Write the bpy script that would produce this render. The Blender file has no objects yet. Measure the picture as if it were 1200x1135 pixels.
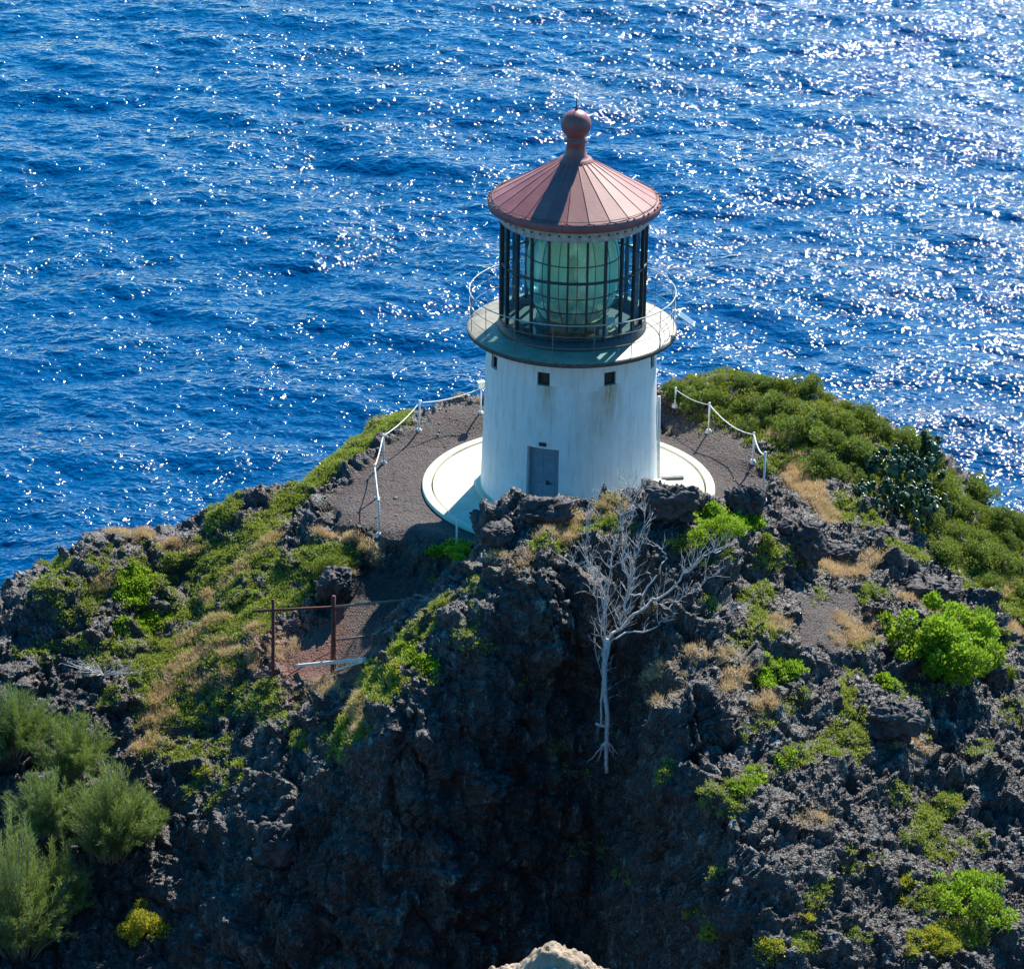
import bpy, math, random
import numpy as np
from mathutils import Matrix, Vector
R = math.radians
PI = math.pi
SC = bpy.context.scene
COL = SC.collection
rng = np.random.default_rng(7)
random.seed(7)

# ------------------------------------------------------------------ camera
TH, ROLL, F, DIST = R(24.0), R(0.7), 3240.0, 90.0
CX = -1.84
CAM = np.array([CX, -DIST * math.cos(TH), DIST * math.sin(TH)])
FWD = np.array([0, math.cos(TH), -math.sin(TH)])
RT0 = np.array([1.0, 0, 0]); UP0 = np.array([0, math.sin(TH), math.cos(TH)])
RT = RT0 * math.cos(ROLL) + UP0 * math.sin(ROLL)
UP = UP0 * math.cos(ROLL) - RT0 * math.sin(ROLL)
cam = bpy.data.cameras.new('camera')
co = bpy.data.objects.new('camera', cam); COL.objects.link(co)
cam.sensor_width = 36; cam.lens = 36 * F / 1200
cam.clip_start = 0.5; cam.clip_end = 30000
M = Matrix.Identity(4)
for i in range(3):
    M[i][0] = RT[i]; M[i][1] = UP[i]; M[i][2] = -FWD[i]; M[i][3] = CAM[i]
co.matrix_world = M
SC.camera = co

# ------------------------------------------------------------------ light
AZ, EL = R(22.0), R(42.0)            # sun behind the tower, to the right
SUN = np.array([math.sin(AZ) * math.cos(EL), math.cos(AZ) * math.cos(EL), math.sin(EL)])
sl = bpy.data.lights.new('sun', 'SUN'); sl.energy = 5.0; sl.angle = R(0.5); sl.color = (1, .94, .83)
so = bpy.data.objects.new('sun', sl); COL.objects.link(so)
so.rotation_euler = Vector(SUN).to_track_quat('Z', 'Y').to_euler()
W = bpy.data.worlds.new('World'); SC.world = W; W.use_nodes = True
nt = W.node_tree; nt.nodes.clear()
sky = nt.nodes.new('ShaderNodeTexSky'); sky.sky_type = 'NISHITA'; sky.sun_disc = False
sky.sun_elevation = EL; sky.sun_rotation = AZ; sky.air_density = 1.0; sky.dust_density = 0.3; sky.ozone_density = 2.5
bg = nt.nodes.new('ShaderNodeBackground'); bg.inputs[1].default_value = 0.12
wo = nt.nodes.new('ShaderNodeOutputWorld')
hs = nt.nodes.new('ShaderNodeHueSaturation'); hs.inputs['Saturation'].default_value = 1.7; hs.inputs['Hue'].default_value = .492
nt.links.new(sky.outputs[0], hs.inputs['Color']); nt.links.new(hs.outputs[0], bg.inputs[0]); nt.links.new(bg.outputs[0], wo.inputs[0])
SC.view_settings.view_transform = 'Standard'; SC.view_settings.look = 'None'
SC.view_settings.exposure = 1.0; SC.view_settings.gamma = 1
SC.cycles.max_bounces = 8; SC.cycles.transparent_max_bounces = 16

# ------------------------------------------------------------------ helpers
def ray(px, py):
    d = FWD * F + RT * (px - 600) + UP * (567.5 - py)
    return d / np.linalg.norm(d)
def at_y(px, py, Y):
    d = ray(px, py); return CAM + d * ((Y - CAM[1]) / d[1])
def tag(o, label=None, cat=None, group=None, kind=None):
    if label: o['label'] = label
    if cat: o['category'] = cat
    if group: o['group'] = group
    if kind: o['kind'] = kind
    return o
def thing(name, loc, label, cat, group=None):
    o = bpy.data.objects.new(name, None); COL.objects.link(o); o.location = [float(v) for v in loc]
    o.empty_display_size = .2
    return tag(o, label, cat, group)
def np_mesh(name, V, Q, mat, parent=None, smooth=False, tone=None, attrs=None):
    me = bpy.data.meshes.new(name)
    V = np.ascontiguousarray(V, dtype=np.float32); Q = np.ascontiguousarray(Q, dtype=np.int32)
    n = Q.shape[1]
    me.vertices.add(len(V)); me.vertices.foreach_set('co', V.ravel())
    me.loops.add(Q.size); me.loops.foreach_set('vertex_index', Q.ravel())
    me.polygons.add(len(Q))
    me.polygons.foreach_set('loop_start', np.arange(0, Q.size, n, dtype=np.int32))
    if smooth: me.polygons.foreach_set('use_smooth', np.ones(len(Q), dtype=bool))
    me.update(calc_edges=True)
    if tone is not None:
        a = me.attributes.new('tone', 'FLOAT', 'POINT'); a.data.foreach_set('value', np.asarray(tone, np.float32))
    for k, v in (attrs or {}).items():
        a = me.attributes.new(k, 'FLOAT', 'POINT'); a.data.foreach_set('value', np.asarray(v, np.float32))
    me.materials.append(mat)
    o = bpy.data.objects.new(name, me); COL.objects.link(o)
    if parent: o.parent = parent
    return o
class MB:
    def __init__(s): s.v = []; s.f = []; s.sm = []
    def add(s, V, Fc, sm=False):
        b = len(s.v); s.v += [tuple(float(c) for c in p) for p in V]
        s.f += [tuple(i + b for i in f) for f in Fc]; s.sm += [sm] * len(Fc); return s
    def box(s, c, size, rz=0, ax=None):
        c = np.array(c, float); h = np.array(size, float) / 2
        if ax is None: ax = (np.array([math.cos(rz), math.sin(rz), 0]), np.array([-math.sin(rz), math.cos(rz), 0]), np.array([0, 0, 1.]))
        V = [c + ax[0] * h[0] * i + ax[1] * h[1] * j + ax[2] * h[2] * k for i in (-1, 1) for j in (-1, 1) for k in (-1, 1)]
        return s.add(V, [(0, 1, 3, 2), (4, 6, 7, 5), (0, 4, 5, 1), (2, 3, 7, 6), (0, 2, 6, 4), (1, 5, 7, 3)])
    def tube(s, P, r, n=8, closed=False):
        P = [np.array(p, float) for p in P]; m = len(P)
        rs = r if hasattr(r, '__len__') else [r] * m
        V = []
        up = np.array([0.13, 0.21, 1.0])
        for i in range(m):
            a = P[i - 1] if (i > 0 or closed) else P[i]; b = P[(i + 1) % m] if (i < m - 1 or closed) else P[i]
            t = b - a; t /= (np.linalg.norm(t) + 1e-9)
            if abs(t @ up) > .93 * np.linalg.norm(up): u = np.cross(t, [1, .1, 0])
            else: u = np.cross(t, up)
            u /= np.linalg.norm(u); w = np.cross(t, u)
            for k in range(n):
                q = 2 * PI * k / n; V.append(P[i] + (u * math.cos(q) + w * math.sin(q)) * rs[i])
        Fc = []
        for i in range(m if closed else m - 1):
            j = (i + 1) % m
            for k in range(n): Fc.append((i * n + k, i * n + (k + 1) % n, j * n + (k + 1) % n, j * n + k))
        if not closed: Fc += [tuple(range(n))[::-1], tuple(range((m - 1) * n, m * n))]
        return s.add(V, Fc, True)
    def lathe(s, prof, n=64, c=(0, 0), close=False, sm=True):
        V = []; m = len(prof)
        for r, z in prof:
            for k in range(n): q = 2 * PI * k / n; V.append((c[0] + r * math.cos(q), c[1] + r * math.sin(q), z))
        Fc = []
        for i in range(m if close else m - 1):
            j = (i + 1) % m
            for k in range(n): Fc.append((i * n + k, i * n + (k + 1) % n, j * n + (k + 1) % n, j * n + k))
        return s.add(V, Fc, sm)
    def build(s, name, mat, parent=None, loc=None):
        me = bpy.data.meshes.new(name); me.from_pydata(s.v, [], s.f); me.update()
        me.polygons.foreach_set('use_smooth', s.sm)
        me.materials.append(mat)
        o = bpy.data.objects.new(name, me); COL.objects.link(o)
        if parent: o.parent = parent
        if loc is not None: o.location = [float(v) for v in loc]
        return o

# numpy noise -------------------------------------------------------
def hsh(ix, iy, iz, s):
    h = (ix.astype(np.int64) * 374761393 + iy.astype(np.int64) * 668265263 + iz.astype(np.int64) * 2147483647 * 3 + s * 974634777) & 0xffffffff
    h = ((h ^ (h >> 13)) * 1274126177) & 0xffffffff
    h = ((h ^ (h >> 16)) * 2246822519) & 0xffffffff
    return ((h ^ (h >> 15)) & 0xffffff).astype(np.float32) / 0xffffff
def perlin(P, sc, s=0):
    X = (P * sc).astype(np.float32); I = np.floor(X).astype(np.int64); f = X - I
    u = f * f * f * (f * (f * 6 - 15) + 10)
    out = 0
    for dx in (0, 1):
        wx = u[:, 0] if dx else 1 - u[:, 0]
        for dy in (0, 1):
            wy = u[:, 1] if dy else 1 - u[:, 1]
            for dz in (0, 1):
                wz = u[:, 2] if dz else 1 - u[:, 2]
                h = hsh(I[:, 0] + dx, I[:, 1] + dy, I[:, 2] + dz, s)
                a = h * 2 * PI; z = (h * 7919) % 1 * 2 - 1; r = np.sqrt(1 - z * z)
                g = np.cos(a) * r * (f[:, 0] - dx) + np.sin(a) * r * (f[:, 1] - dy) + z * (f[:, 2] - dz)
                out = out + g * wx * wy * wz
    return out * 1.5
def fbm(P, sc, o=4, s=0):
    t = 0; a = 1
    for i in range(o): t = t + a * perlin(P, sc, s + i); a *= .5; sc *= 2.03
    return t
def billow(P, sc, o=4, s=0):
    t = 0; a = 1
    for i in range(o): t = t + a * (np.abs(perlin(P, sc, s + i)) * 2.2 - .5); a *= .52; sc *= 2.1
    return t
def facets(P, sc, s=0):
    """nearest-cell tilted planes: blocky rock"""
    X = (P * sc).astype(np.float32); I = np.floor(X).astype(np.int64)
    best = np.full(len(X), 9., np.float32); val = np.zeros(len(X), np.float32); sec = best.copy()
    for dx in (-1, 0, 1):
        for dy in (-1, 0, 1):
            for dz in (-1, 0, 1):
                c = [I[:, 0] + dx, I[:, 1] + dy, I[:, 2] + dz]
                r = [hsh(*c, s + k) for k in range(3)]
                e = [X[:, k] - c[k] - r[k] for k in range(3)]
                d = e[0] ** 2 + e[1] ** 2 + e[2] ** 2
                m = d < best
                sec = np.where(m, best, np.minimum(sec, d))
                v = (r[0] - .5) * 2 * e[1] + (r[1] - .5) * 2 * e[2] + (r[2] - .5) * 2 * e[0] + (r[0] + r[1] - 1) * .7
                val = np.where(m, v, val); best = np.where(m, d, best)
    crack = np.clip((np.sqrt(sec) - np.sqrt(best)) / .12, 0, 1)
    return val - .25 * (1 - crack)
def sstep(a, b, x): t = np.clip((x - a) / (b - a), 0, 1); return t * t * (3 - 2 * t)

# materials ---------------------------------------------------------
def mat(name):
    m = bpy.data.materials.new(name); m.use_nodes = True; nt = m.node_tree
    b = nt.nodes['Principled BSDF']
    return m, nt, b, nt.nodes['Material Output']
def N(nt, t, **kw):
    n = nt.nodes.new('ShaderNode' + t)
    for k, v in kw.items():
        if k.startswith('i_'):
            n.inputs[k[2:].replace('_', ' ')].default_value = v
        else: setattr(n, k, v)
    return n
def L(nt, a, b): nt.links.new(a, b)
def coords(nt, scale=(1, 1, 1)):
    g = N(nt, 'NewGeometry'); mp = N(nt, 'Mapping'); mp.inputs['Scale'].default_value = scale
    L(nt, g.outputs['Position'], mp.inputs[0]); return mp.outputs[0]
def noise(nt, vec, scale, detail=4, rough=.55):
    n = N(nt, 'TexNoise'); n.inputs['Scale'].default_value = scale; n.inputs['Detail'].default_value = detail
    n.inputs['Roughness'].default_value = rough; L(nt, vec, n.inputs['Vector']); return n.outputs['Fac']
def ramp(nt, fac, stops):
    r = N(nt, 'ValToRGB'); e = r.color_ramp.elements
    while len(e) > 1: e.remove(e[-1])
    e[0].position = stops[0][0]; e[0].color = (*stops[0][1], 1)
    for p, c in stops[1:]: q = e.new(p); q.color = (*c, 1)
    L(nt, fac, r.inputs[0]); return r.outputs[0]
def mix(nt, f, a, b, mode='MIX'):
    m = N(nt, 'Mix', data_type='RGBA', blend_type=mode)
    for s, k in ((f, 0), (a, 6), (b, 7)):
        if hasattr(s, 'links'): L(nt, s, m.inputs[k])
        else: m.inputs[k].default_value = (*s, 1) if isinstance(s, tuple) else s
    return m.outputs[2]
def mth(nt, op, a, b=0., c=None):
    m = N(nt, 'Math', operation=op)
    for s, k in ((a, 0), (b, 1), (c, 2)):
        if s is None: continue
        if hasattr(s, 'links'): L(nt, s, m.inputs[k])
        else: m.inputs[k].default_value = s
    return m.outputs[0]
def bump(nt, h, dist, strength, b, prev=None):
    n = N(nt, 'Bump'); n.inputs['Strength'].default_value = strength; n.inputs['Distance'].default_value = dist
    L(nt, h, n.inputs['Height'])
    if prev: L(nt, prev, n.inputs['Normal'])
    if b: L(nt, n.outputs[0], b.inputs['Normal'])
    return n.outputs[0]
def attr(nt, name): a = N(nt, 'Attribute'); a.attribute_name = name; return a.outputs['Fac']

def simple(name, col, rough=.6, metal=0, var=.25, sc=3, bmp=0, bsc=60):
    m, nt, b, o = mat(name); v = coords(nt)
    n = noise(nt, v, sc, 6, .65)
    d = tuple(c * (1 - var) for c in col); u = tuple(min(1, c * (1 + var * .6)) for c in col)
    L(nt, ramp(nt, n, [(.3, d), (.7, u)]), b.inputs['Base Color'])
    b.inputs['Roughness'].default_value = rough; b.inputs['Metallic'].default_value = metal
    if bmp: bump(nt, noise(nt, v, bsc, 4), bmp, .6, b)
    return m

def leaf_mat(name, c0, c1, trans=.35, rough=.5, vary=False):
    m, nt, b, o = mat(name)
    col = ramp(nt, attr(nt, 'tone'), [(0, c0), (1, c1)])
    if vary: oi = N(nt, 'ObjectInfo'); col = mix(nt, 1., col, ramp(nt, oi.outputs['Random'], [(0, (.40, .60, .62)), (.35, (.7, .85, .8)), (.65, (1, 1, 1)), (1, (1.4, 1.15, .6))]), 'MULTIPLY')
    L(nt, col, b.inputs['Base Color']); b.inputs['Roughness'].default_value = rough
    b.inputs['Specular IOR Level'].default_value = .25
    t = N(nt, 'BsdfTranslucent'); L(nt, mix(nt, .5, col, (.35, .42, .04)) if trans > .3 else col, t.inputs[0])
    mx = N(nt, 'MixShader'); mx.inputs[0].default_value = trans
    L(nt, b.outputs[0], mx.inputs[1]); L(nt, t.outputs[0], mx.inputs[2]); L(nt, mx.outputs[0], o.inputs[0])
    return m
GREEN = leaf_mat('ground_cover_leaves', (.12, .16, .03), (.42, .47, .10))
BRIGHT = leaf_mat('bright_leaves', (.09, .21, .010), (.32, .54, .03), .45)
DARKG = leaf_mat('thicket_leaves', (.045, .085, .022), (.20, .27, .06), .35, vary=True)
IRON = leaf_mat('needle_leaves', (.06, .12, .05), (.23, .34, .14), .32, vary=True)
YELL = leaf_mat('yellow_leaves', (.25, .28, .03), (.60, .52, .05), .35)
TAN = leaf_mat('dry_grass', (.42, .28, .13), (.80, .62, .36), .3, .8)
CACT = leaf_mat('cactus_pads', (.035, .08, .045), (.13, .20, .12), .05, .3)
WOOD = simple('dead_wood', (.56, .54, .52), .8, 0, .4, 9)
GREYT = simple('grey_twigs', (.30, .28, .25), .9, 0, .3, 9); TWIG = simple('brown_twigs', (.12, .09, .07), .9, 0, .3, 9)

# ------------------------------------------------------------------ base terrain: control points
cols = {
 -200: [(800,-8),(900,-11),(1000,-14),(1135,-18),(1300,-22)],
 0: [(718,-5),(760,-6.5),(850,-9.2),(950,-12),(1050,-14.6),(1135,-16.6),(1300,-20.5)],
 60: [(680,-3.6),(700,-4.6),(800,-7.4),(900,-10.2)],
 110: [(634,-2),(665,-3),(720,-4.7),(800,-7.2),(900,-10),(1000,-12.8),(1135,-16),(1300,-20)],
 160: [(624,-1)],
 200: [(630,0),(680,-2),(750,-4.7),(830,-7.7),(900,-10),(960,-11.8),(1040,-14),(1135,-16.2),(1300,-19)],
 240: [(600,.3)],
 275: [(584,.6),(640,-1.8),(720,-4.9),(800,-8),(860,-10.1),(920,-12.4),(1000,-15),(1135,-17.6),(1300,-20)],
 340: [(567,1.6),(600,0),(650,-2.6),(710,-5.4),(770,-8),(810,-9.8),(860,-12.2),(930,-14.8),(1030,-16.6),(1135,-17.8),(1300,-19.8)],
 400: [(532,3),(560,1),(600,-2),(640,-3.9),(660,-4.5),(700,-5.6),(740,-7.1),(785,-8.8),(815,-11.2),(850,-13.2),(900,-15.4),(1000,-16.9),(1135,-17.9),(1300,-19.6)],
 450: [(493,4.9),(520,3.2),(560,.5),(600,-2.1),(640,-4.3),(662,-4.6),(690,-5.1),(725,-6.6),(738,-11.3),(790,-13.7),(830,-15.3),(870,-16.4),(920,-17),(1135,-18.1),(1300,-19.6)],
 500: [(479,5.9),(520,3.2),(560,.5),(600,-2.2),(640,-4.6),(660,-4.9),(690,-5.4),(702,-11.3),(740,-13.2),(780,-14.7),(820,-15.9),(850,-16.4),(900,-16.8),(1135,-18.1),(1300,-19.6)],
 560: [(469,6.8),(620,-3.6),(640,-4.7),(650,-5.2),(658,-10.6),(700,-13),(730,-14.1),(770,-14.9),(800,-15.2),(900,-15.9),(1135,-17.5),(1300,-19)],
 600: [(607,-9.8),(640,-12),(670,-13.2),(700,-13.7),(780,-14.2),(900,-15),(1135,-16.8),(1300,-18.4)],
 650: [(588,-9.4),(620,-11.3),(650,-12.7),(680,-13.3),(780,-14),(900,-14.8),(1135,-16.6),(1300,-18.2)],
 700: [(578,-9),(610,-10.9),(640,-12.3),(665,-12.9),(780,-13.8),(900,-14.6),(1135,-16.4),(1300,-18)],
 760: [(574,-9),(610,-10.9),(650,-12.4),(700,-13.3),(760,-14.2),(820,-15.6),(880,-17.6),(950,-18.8),(1135,-20.2),(1300,-22)],
 820: [(585,-8.8),(620,-10.6),(680,-12.7),(740,-14.5),(800,-16.4),(870,-18.8),(950,-20.8),(1040,-22.4),(1135,-23.6),(1300,-25.6)],
 880: [(440,7.5),(500,4.3),(540,1.6),(575,-7.2),(620,-9.1),(680,-11.4),(740,-13.7),(800,-16),(880,-18.8),(960,-21.3),(1060,-23.8),(1135,-25.4),(1300,-27.5)],
 830: [(436,8),(500,4.5)], 790: [(445,7.5),(480,5.8)],
 960: [(462,6.5),(520,2.5),(580,-1.5),(620,-4.4),(660,-7),(700,-9.4),(760,-12.4),(830,-15.4),(900,-18),(1000,-21.2),(1135,-24.6),(1300,-28)],
 1050: [(512,5),(550,2.6),(600,-.5),(650,-3.8),(700,-6.9),(760,-10),(830,-13.2),(900,-16),(1000,-19.6),(1135,-23.7),(1300,-28)],
 1130: [(572,3.2),(610,.8),(660,-2.4),(720,-5.9),(780,-9.1),(850,-12.5),(950,-16.8),(1050,-20.6),(1135,-23.3)],
 1200: [(615,1.8),(650,-.3),(700,-3.3),(760,-6.8),(830,-10.2),(900,-13.4),(1000,-17.6),(1135,-22.6),(1300,-27)],
 1400: [(740,-1),(800,-4),(900,-9),(1000,-14),(1135,-20),(1300,-26)],
}
ctrl = []
for px, rows in cols.items():
    for py, Y in rows: ctrl.append(at_y(px, py, Y))
sils = [(-200,815,-8),(0,718,-5),(110,634,-2),(200,630,0),(275,584,.6),(340,567,1.6),(400,532,3),(450,493,4.9),(500,479,5.9),(560,469,6.8),
        (640,462,7.2),(720,455,7.6),(790,445,7.5),(830,436,8),(880,440,7.5),(960,462,6.5),(1050,512,5),(1130,572,3.2),(1200,615,1.8),(1400,740,-1)]
for px, py, Y in sils:
    p = at_y(px, py, Y)
    nx = np.array([p[0] / 16, 1.0]); nx /= np.linalg.norm(nx)
    for d, dz in ((1.2, .9), (3, 3.4), (7, 9.5), (14, 20), (30, 42), (70, 85), (115, 122)):
        ctrl.append(np.array([p[0] + nx[0] * d, p[1] + nx[1] * d, p[2] - dz]))
for px in (560, 600, 650, 700, 760, 820, 880):      # hidden dip between slab and crag
    p = at_y(px, 590, -5.2)
    for yy, zz in ((-5.2, .0), (-6.6, .25)): ctrl.append(np.array([p[0], yy, zz - (.5 if px < 600 and yy < -6 else 0)]))
for x, y in ((0, 0), (3, 0), (-3, 0), (0, 3), (0, -3), (4.8, 0), (-4.8, 0), (0, 5), (3.4, 3.4), (-3.4, 3.4), (3.2, -3.4), (-3.2, -3.4), (0, -4.7), (6.2, 1), (5.8, -2.4), (-6.4, 1.2)):
    ctrl.append(np.array([x, y, -.06]))
for x in (-60, -35, -15, 0, 15, 35, 60):       # gully and the near hill with the lookout
    a = abs(x)
    ctrl += [np.array(v, float) for v in ((x, -33 - .03 * a, -24 - .35 * a), (x, -38, -14 - .45 * a), (x, -44, 2. - .5 * a), (x, -52, 13.9 - .45 * a), (x, -62, 20.8 - .45 * a), (x, -82, 34.6 - .45 * a), (x, -100, 44 - .5 * a), (x, -135, 50 - .6 * a))]
for s in (-1, 1):
    for y in (-10, -20, -5): ctrl.append(np.array([s * 32., y, -14.])); ctrl.append(np.array([s * 60., y, -50.]))
    for y in (-135, -80, -30, 30, 100): ctrl.append(np.array([s * 135., y, -122.]))
ctrl = np.array(ctrl)
A = ctrl[:, :2]; n = len(A)
D = np.sqrt(((A[:, None] - A[None]) ** 2).sum(-1) + .35 ** 2)
K = np.zeros((n + 3, n + 3)); K[:n, :n] = -D - np.eye(n) * -.03; K[:n, n] = 1; K[:n, n + 1:] = A; K[n, :n] = 1; K[n + 1:, :n] = A.T
Wt = np.linalg.solve(K, np.concatenate([ctrl[:, 2], [0, 0, 0]]))
def Hraw(x, y):
    P = np.stack([np.ravel(x), np.ravel(y)], 1); out = np.empty(len(P))
    for i in range(0, len(P), 20000):
        q = P[i:i + 20000]; d = np.sqrt(((q[:, None] - A[None]) ** 2).sum(-1) + .35 ** 2)
        out[i:i + 20000] = -d @ Wt[:n] + Wt[n] + q @ Wt[n + 1:]
    return out.reshape(np.shape(x))
def H(x, y):
    z = Hraw(x, y); r = np.hypot(x, y)
    k = 1 - sstep(4.9, 5.9, r)
    return z * (1 - k) + (-.06) * k
def hit(px, py, t0=40., t1=130.):
    d = ray(px, py); ts = np.arange(t0, t1, .1); P = CAM + ts[:, None] * d
    b = P[:, 2] < H(P[:, 0], P[:, 1]); i = np.argmax(b)
    if not b.any(): return at_y(px, py, 5.)
    P = CAM + np.linspace(ts[max(i - 1, 0)], ts[i], 12)[:, None] * d
    return P[np.argmax(P[:, 2] < H(P[:, 0], P[:, 1]))]

# patches of cover: (px, py, rx, ry in photo px at the tower's distance, rotation up-right, kind, strength)
PATCH = {
 'green': [(860,925,40,14,25,.7),(940,885,30,12,20,.6),(1085,960,36,14,30,.7),(1140,1075,30,30,0,.6),(1080,1060,30,14,20,.5),(1000,870,14,30,-20,.6),(890,720,16,40,10,.7),(920,650,40,14,0,.6),(1020,700,20,12,0,.4),(1160,760,30,14,0,.6),(1060,820,20,10,0,.5),(830,660,24,14,0,.4),(700,620,40,10,0,.4),(640,640,26,8,0,.3),(330,690,30,30,40,.8),(240,700,70,24,38,.7),(180,790,70,18,35,.7),(220,830,60,24,25,.6),(110,700,30,14,30,.5),(60,700,30,14,0,.5),(300,820,40,20,0,.5),(440,800,24,30,40,.7),(400,870,30,22,0,.6),(520,710,26,12,30,.6),(1000,790,20,12,0,.4),(930,820,18,12,0,.35),(850,950,22,12,0,.3),(1060,930,24,10,0,.35),(1150,880,20,12,0,.3),(790,900,10,20,0,.3),(960,1050,20,12,0,.3),(830,1010,16,16,0,.25),(60,760,40,14,0,.3),(90,720,40,16,0,.3),(230,660,60,30,35,.55),(300,660,40,36,40,.6),(250,770,60,36,25,.6),(140,655,40,18,20,.35),(150,760,50,20,25,.45),(200,870,40,30,0,.5),(320,830,30,26,0,.45),(270,900,26,26,0,.35),(560,700,14,22,0,.25),(800,640,26,10,0,.4),(880,760,40,20,0,.3),(1090,800,40,16,0,.35),(1180,840,26,14,0,.35),(1120,990,36,16,0,.4),(1010,1010,30,12,0,.25),(880,850,24,14,0,.3),(520,680,20,8,0,.35),(462,492,30,9,35,1),(425,517,38,13,38,1),(385,548,38,14,38,1),(345,580,36,14,36,1),(310,612,40,16,38,.9),(262,600,26,14,25,.7),(265,640,38,18,35,.75),(215,700,46,20,38,.6),
   (272,690,45,20,35,.8),(200,765,62,16,22,1),(290,730,32,26,0,.8),(250,735,40,14,25,.8),(235,880,45,14,25,.8),(300,705,24,36,60,.7),(240,930,22,20,0,.35),(175,820,20,20,0,.5),
   (480,765,18,28,60,.9),(455,805,24,22,45,.9),(425,850,22,24,50,.8),(355,870,18,12,0,.5),(540,745,20,9,30,.4),(500,740,20,10,30,.4),
   (900,655,26,10,-10,.7),(890,695,20,15,0,.8),(885,722,14,16,0,.9),(832,712,20,10,0,.5),(715,595,18,6,0,.8),(1058,650,36,11,-5,1),(1150,665,55,20,-20,.8),(1180,700,50,25,-20,1),
   (985,825,12,24,10,.7),(975,870,14,18,0,.8),(910,895,34,11,20,.6),(1115,935,24,11,15,.8),(960,700,12,10,0,.5),(905,540,15,14,0,.9),(985,600,20,20,0,.7),(1020,615,16,12,0,.5),
   (670,905,26,10,0,.3),(620,790,30,14,0,.25),(590,1000,10,6,0,.5),(690,1000,24,12,0,.25),(650,880,20,12,0,.25),(940,1110,18,16,0,.4),(1085,860,10,6,0,.6),(1010,760,16,8,0,.4),
   (70,665,18,9,0,1),(560,760,20,8,20,.3),(735,1020,14,10,0,.2),(380,655,38,20,0,1),(350,690,14,26,0,.7),(955,880,14,12,0,.5),(1000,1100,20,10,0,.25),(420,640,24,6,0,.5)],
 'bright': [(155,690,20,22,40,.9),(178,720,24,14,30,.6),(530,645,30,8,8,1),(628,594,16,8,20,1),(140,735,10,8,0,.5),(910,790,26,16,0,.6),(490,770,10,22,60,.8),(408,862,10,10,0,1),(845,612,50,13,-4,.75),(890,905,40,10,20,.55)],
 'tan': [(260,690,40,9,35,.6),(310,640,36,8,38,.5),(240,740,44,9,30,.5),(180,870,30,14,20,.5),(420,820,18,20,40,.6),(1080,710,40,8,-20,.5),(890,830,20,12,0,.4),(820,760,18,14,0,.4),(1180,690,26,10,0,.6),(150,625,40,8,0,.5),(215,640,30,10,0,.4),(650,620,30,16,0,.35),(600,660,26,14,0,.3),(780,800,22,30,0,.3),(1000,740,36,22,0,.35),(910,740,22,18,0,.35),(1060,880,34,14,0,.3),(330,760,20,18,0,.35),(380,810,26,14,0,.5),(960,960,30,12,0,.25),(225,775,36,11,30,1),(270,765,16,11,0,1),(190,815,22,13,30,1),(185,842,22,10,20,1),(232,800,14,8,0,1),(300,745,10,10,0,.9),(436,640,16,9,0,1),(440,654,9,9,0,1),(400,628,34,4,0,.9),(300,775,8,14,0,.9),
   (990,665,38,13,0,1),(945,575,15,40,35,1),(925,512,26,9,0,1),(970,605,12,16,30,.8),(862,795,20,11,0,.9),(1150,780,22,10,0,.8),(430,845,10,26,-35,.8),(408,672,9,6,0,1),(765,715,9,7,0,.9),
   (680,605,16,10,0,.6),(850,770,14,8,0,.6),(1190,740,14,8,0,.9),(935,545,14,12,0,.9),(120,690,16,10,0,.4),(250,800,30,14,20,.4),(1020,655,16,8,0,.6),(715,600,24,10,0,.5),(830,470,18,6,0,.5)],
 'rust': [(350,760,60,44,30,1),(335,815,30,26,0,.7)],
 'yellow': [(470,800,12,18,50,.5),(1100,1100,26,20,10,.8),(1065,1110,18,14,0,.6),(835,1095,14,8,0,.3),(900,1115,16,12,0,.5),(820,1080,12,8,0,.5),(240,905,12,10,0,.4),(1060,1040,10,10,0,.4),(940,1075,12,6,0,.4),(500,792,8,16,60,.5)],
}
def soil_dirs(rot):
    c, s = math.cos(R(rot)), math.sin(R(rot)); return RT0 * c + UP0 * s, UP0 * c - RT0 * s
def patch_field(kind, P):
    out = np.zeros(len(P), np.float32)
    for px, py, rx, ry, rot, st in PATCH[kind]:
        c = hit(px, py); sc = F / np.linalg.norm(c - CAM)
        a, b = soil_dirs(rot); d = P - c
        q = (d @ a / (rx / sc)) ** 2 + (d @ b / (ry / sc)) ** 2 + (d @ FWD / 3.0) ** 2
        out = np.maximum(out, np.clip(1.45 - q, 0, 1) * st)
    return out

# ------------------------------------------------------------------ terrain mesh
def axis(lo, hi, step, far, g=1.22):
    a = list(np.arange(lo, hi + 1e-6, step)); s = step
    while a[-1] < far: s *= g; a.append(a[-1] + s)
    s = step
    while a[0] > -far: s *= g; a.insert(0, a[0] - s)
    return np.array(a)
STEP = .045
xs = axis(-19.5, 20.5, STEP, 150)
yfine = np.arange(-31, 12, .06)
XX, YY = np.meshgrid(xs, yfine, indexing='ij')
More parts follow.
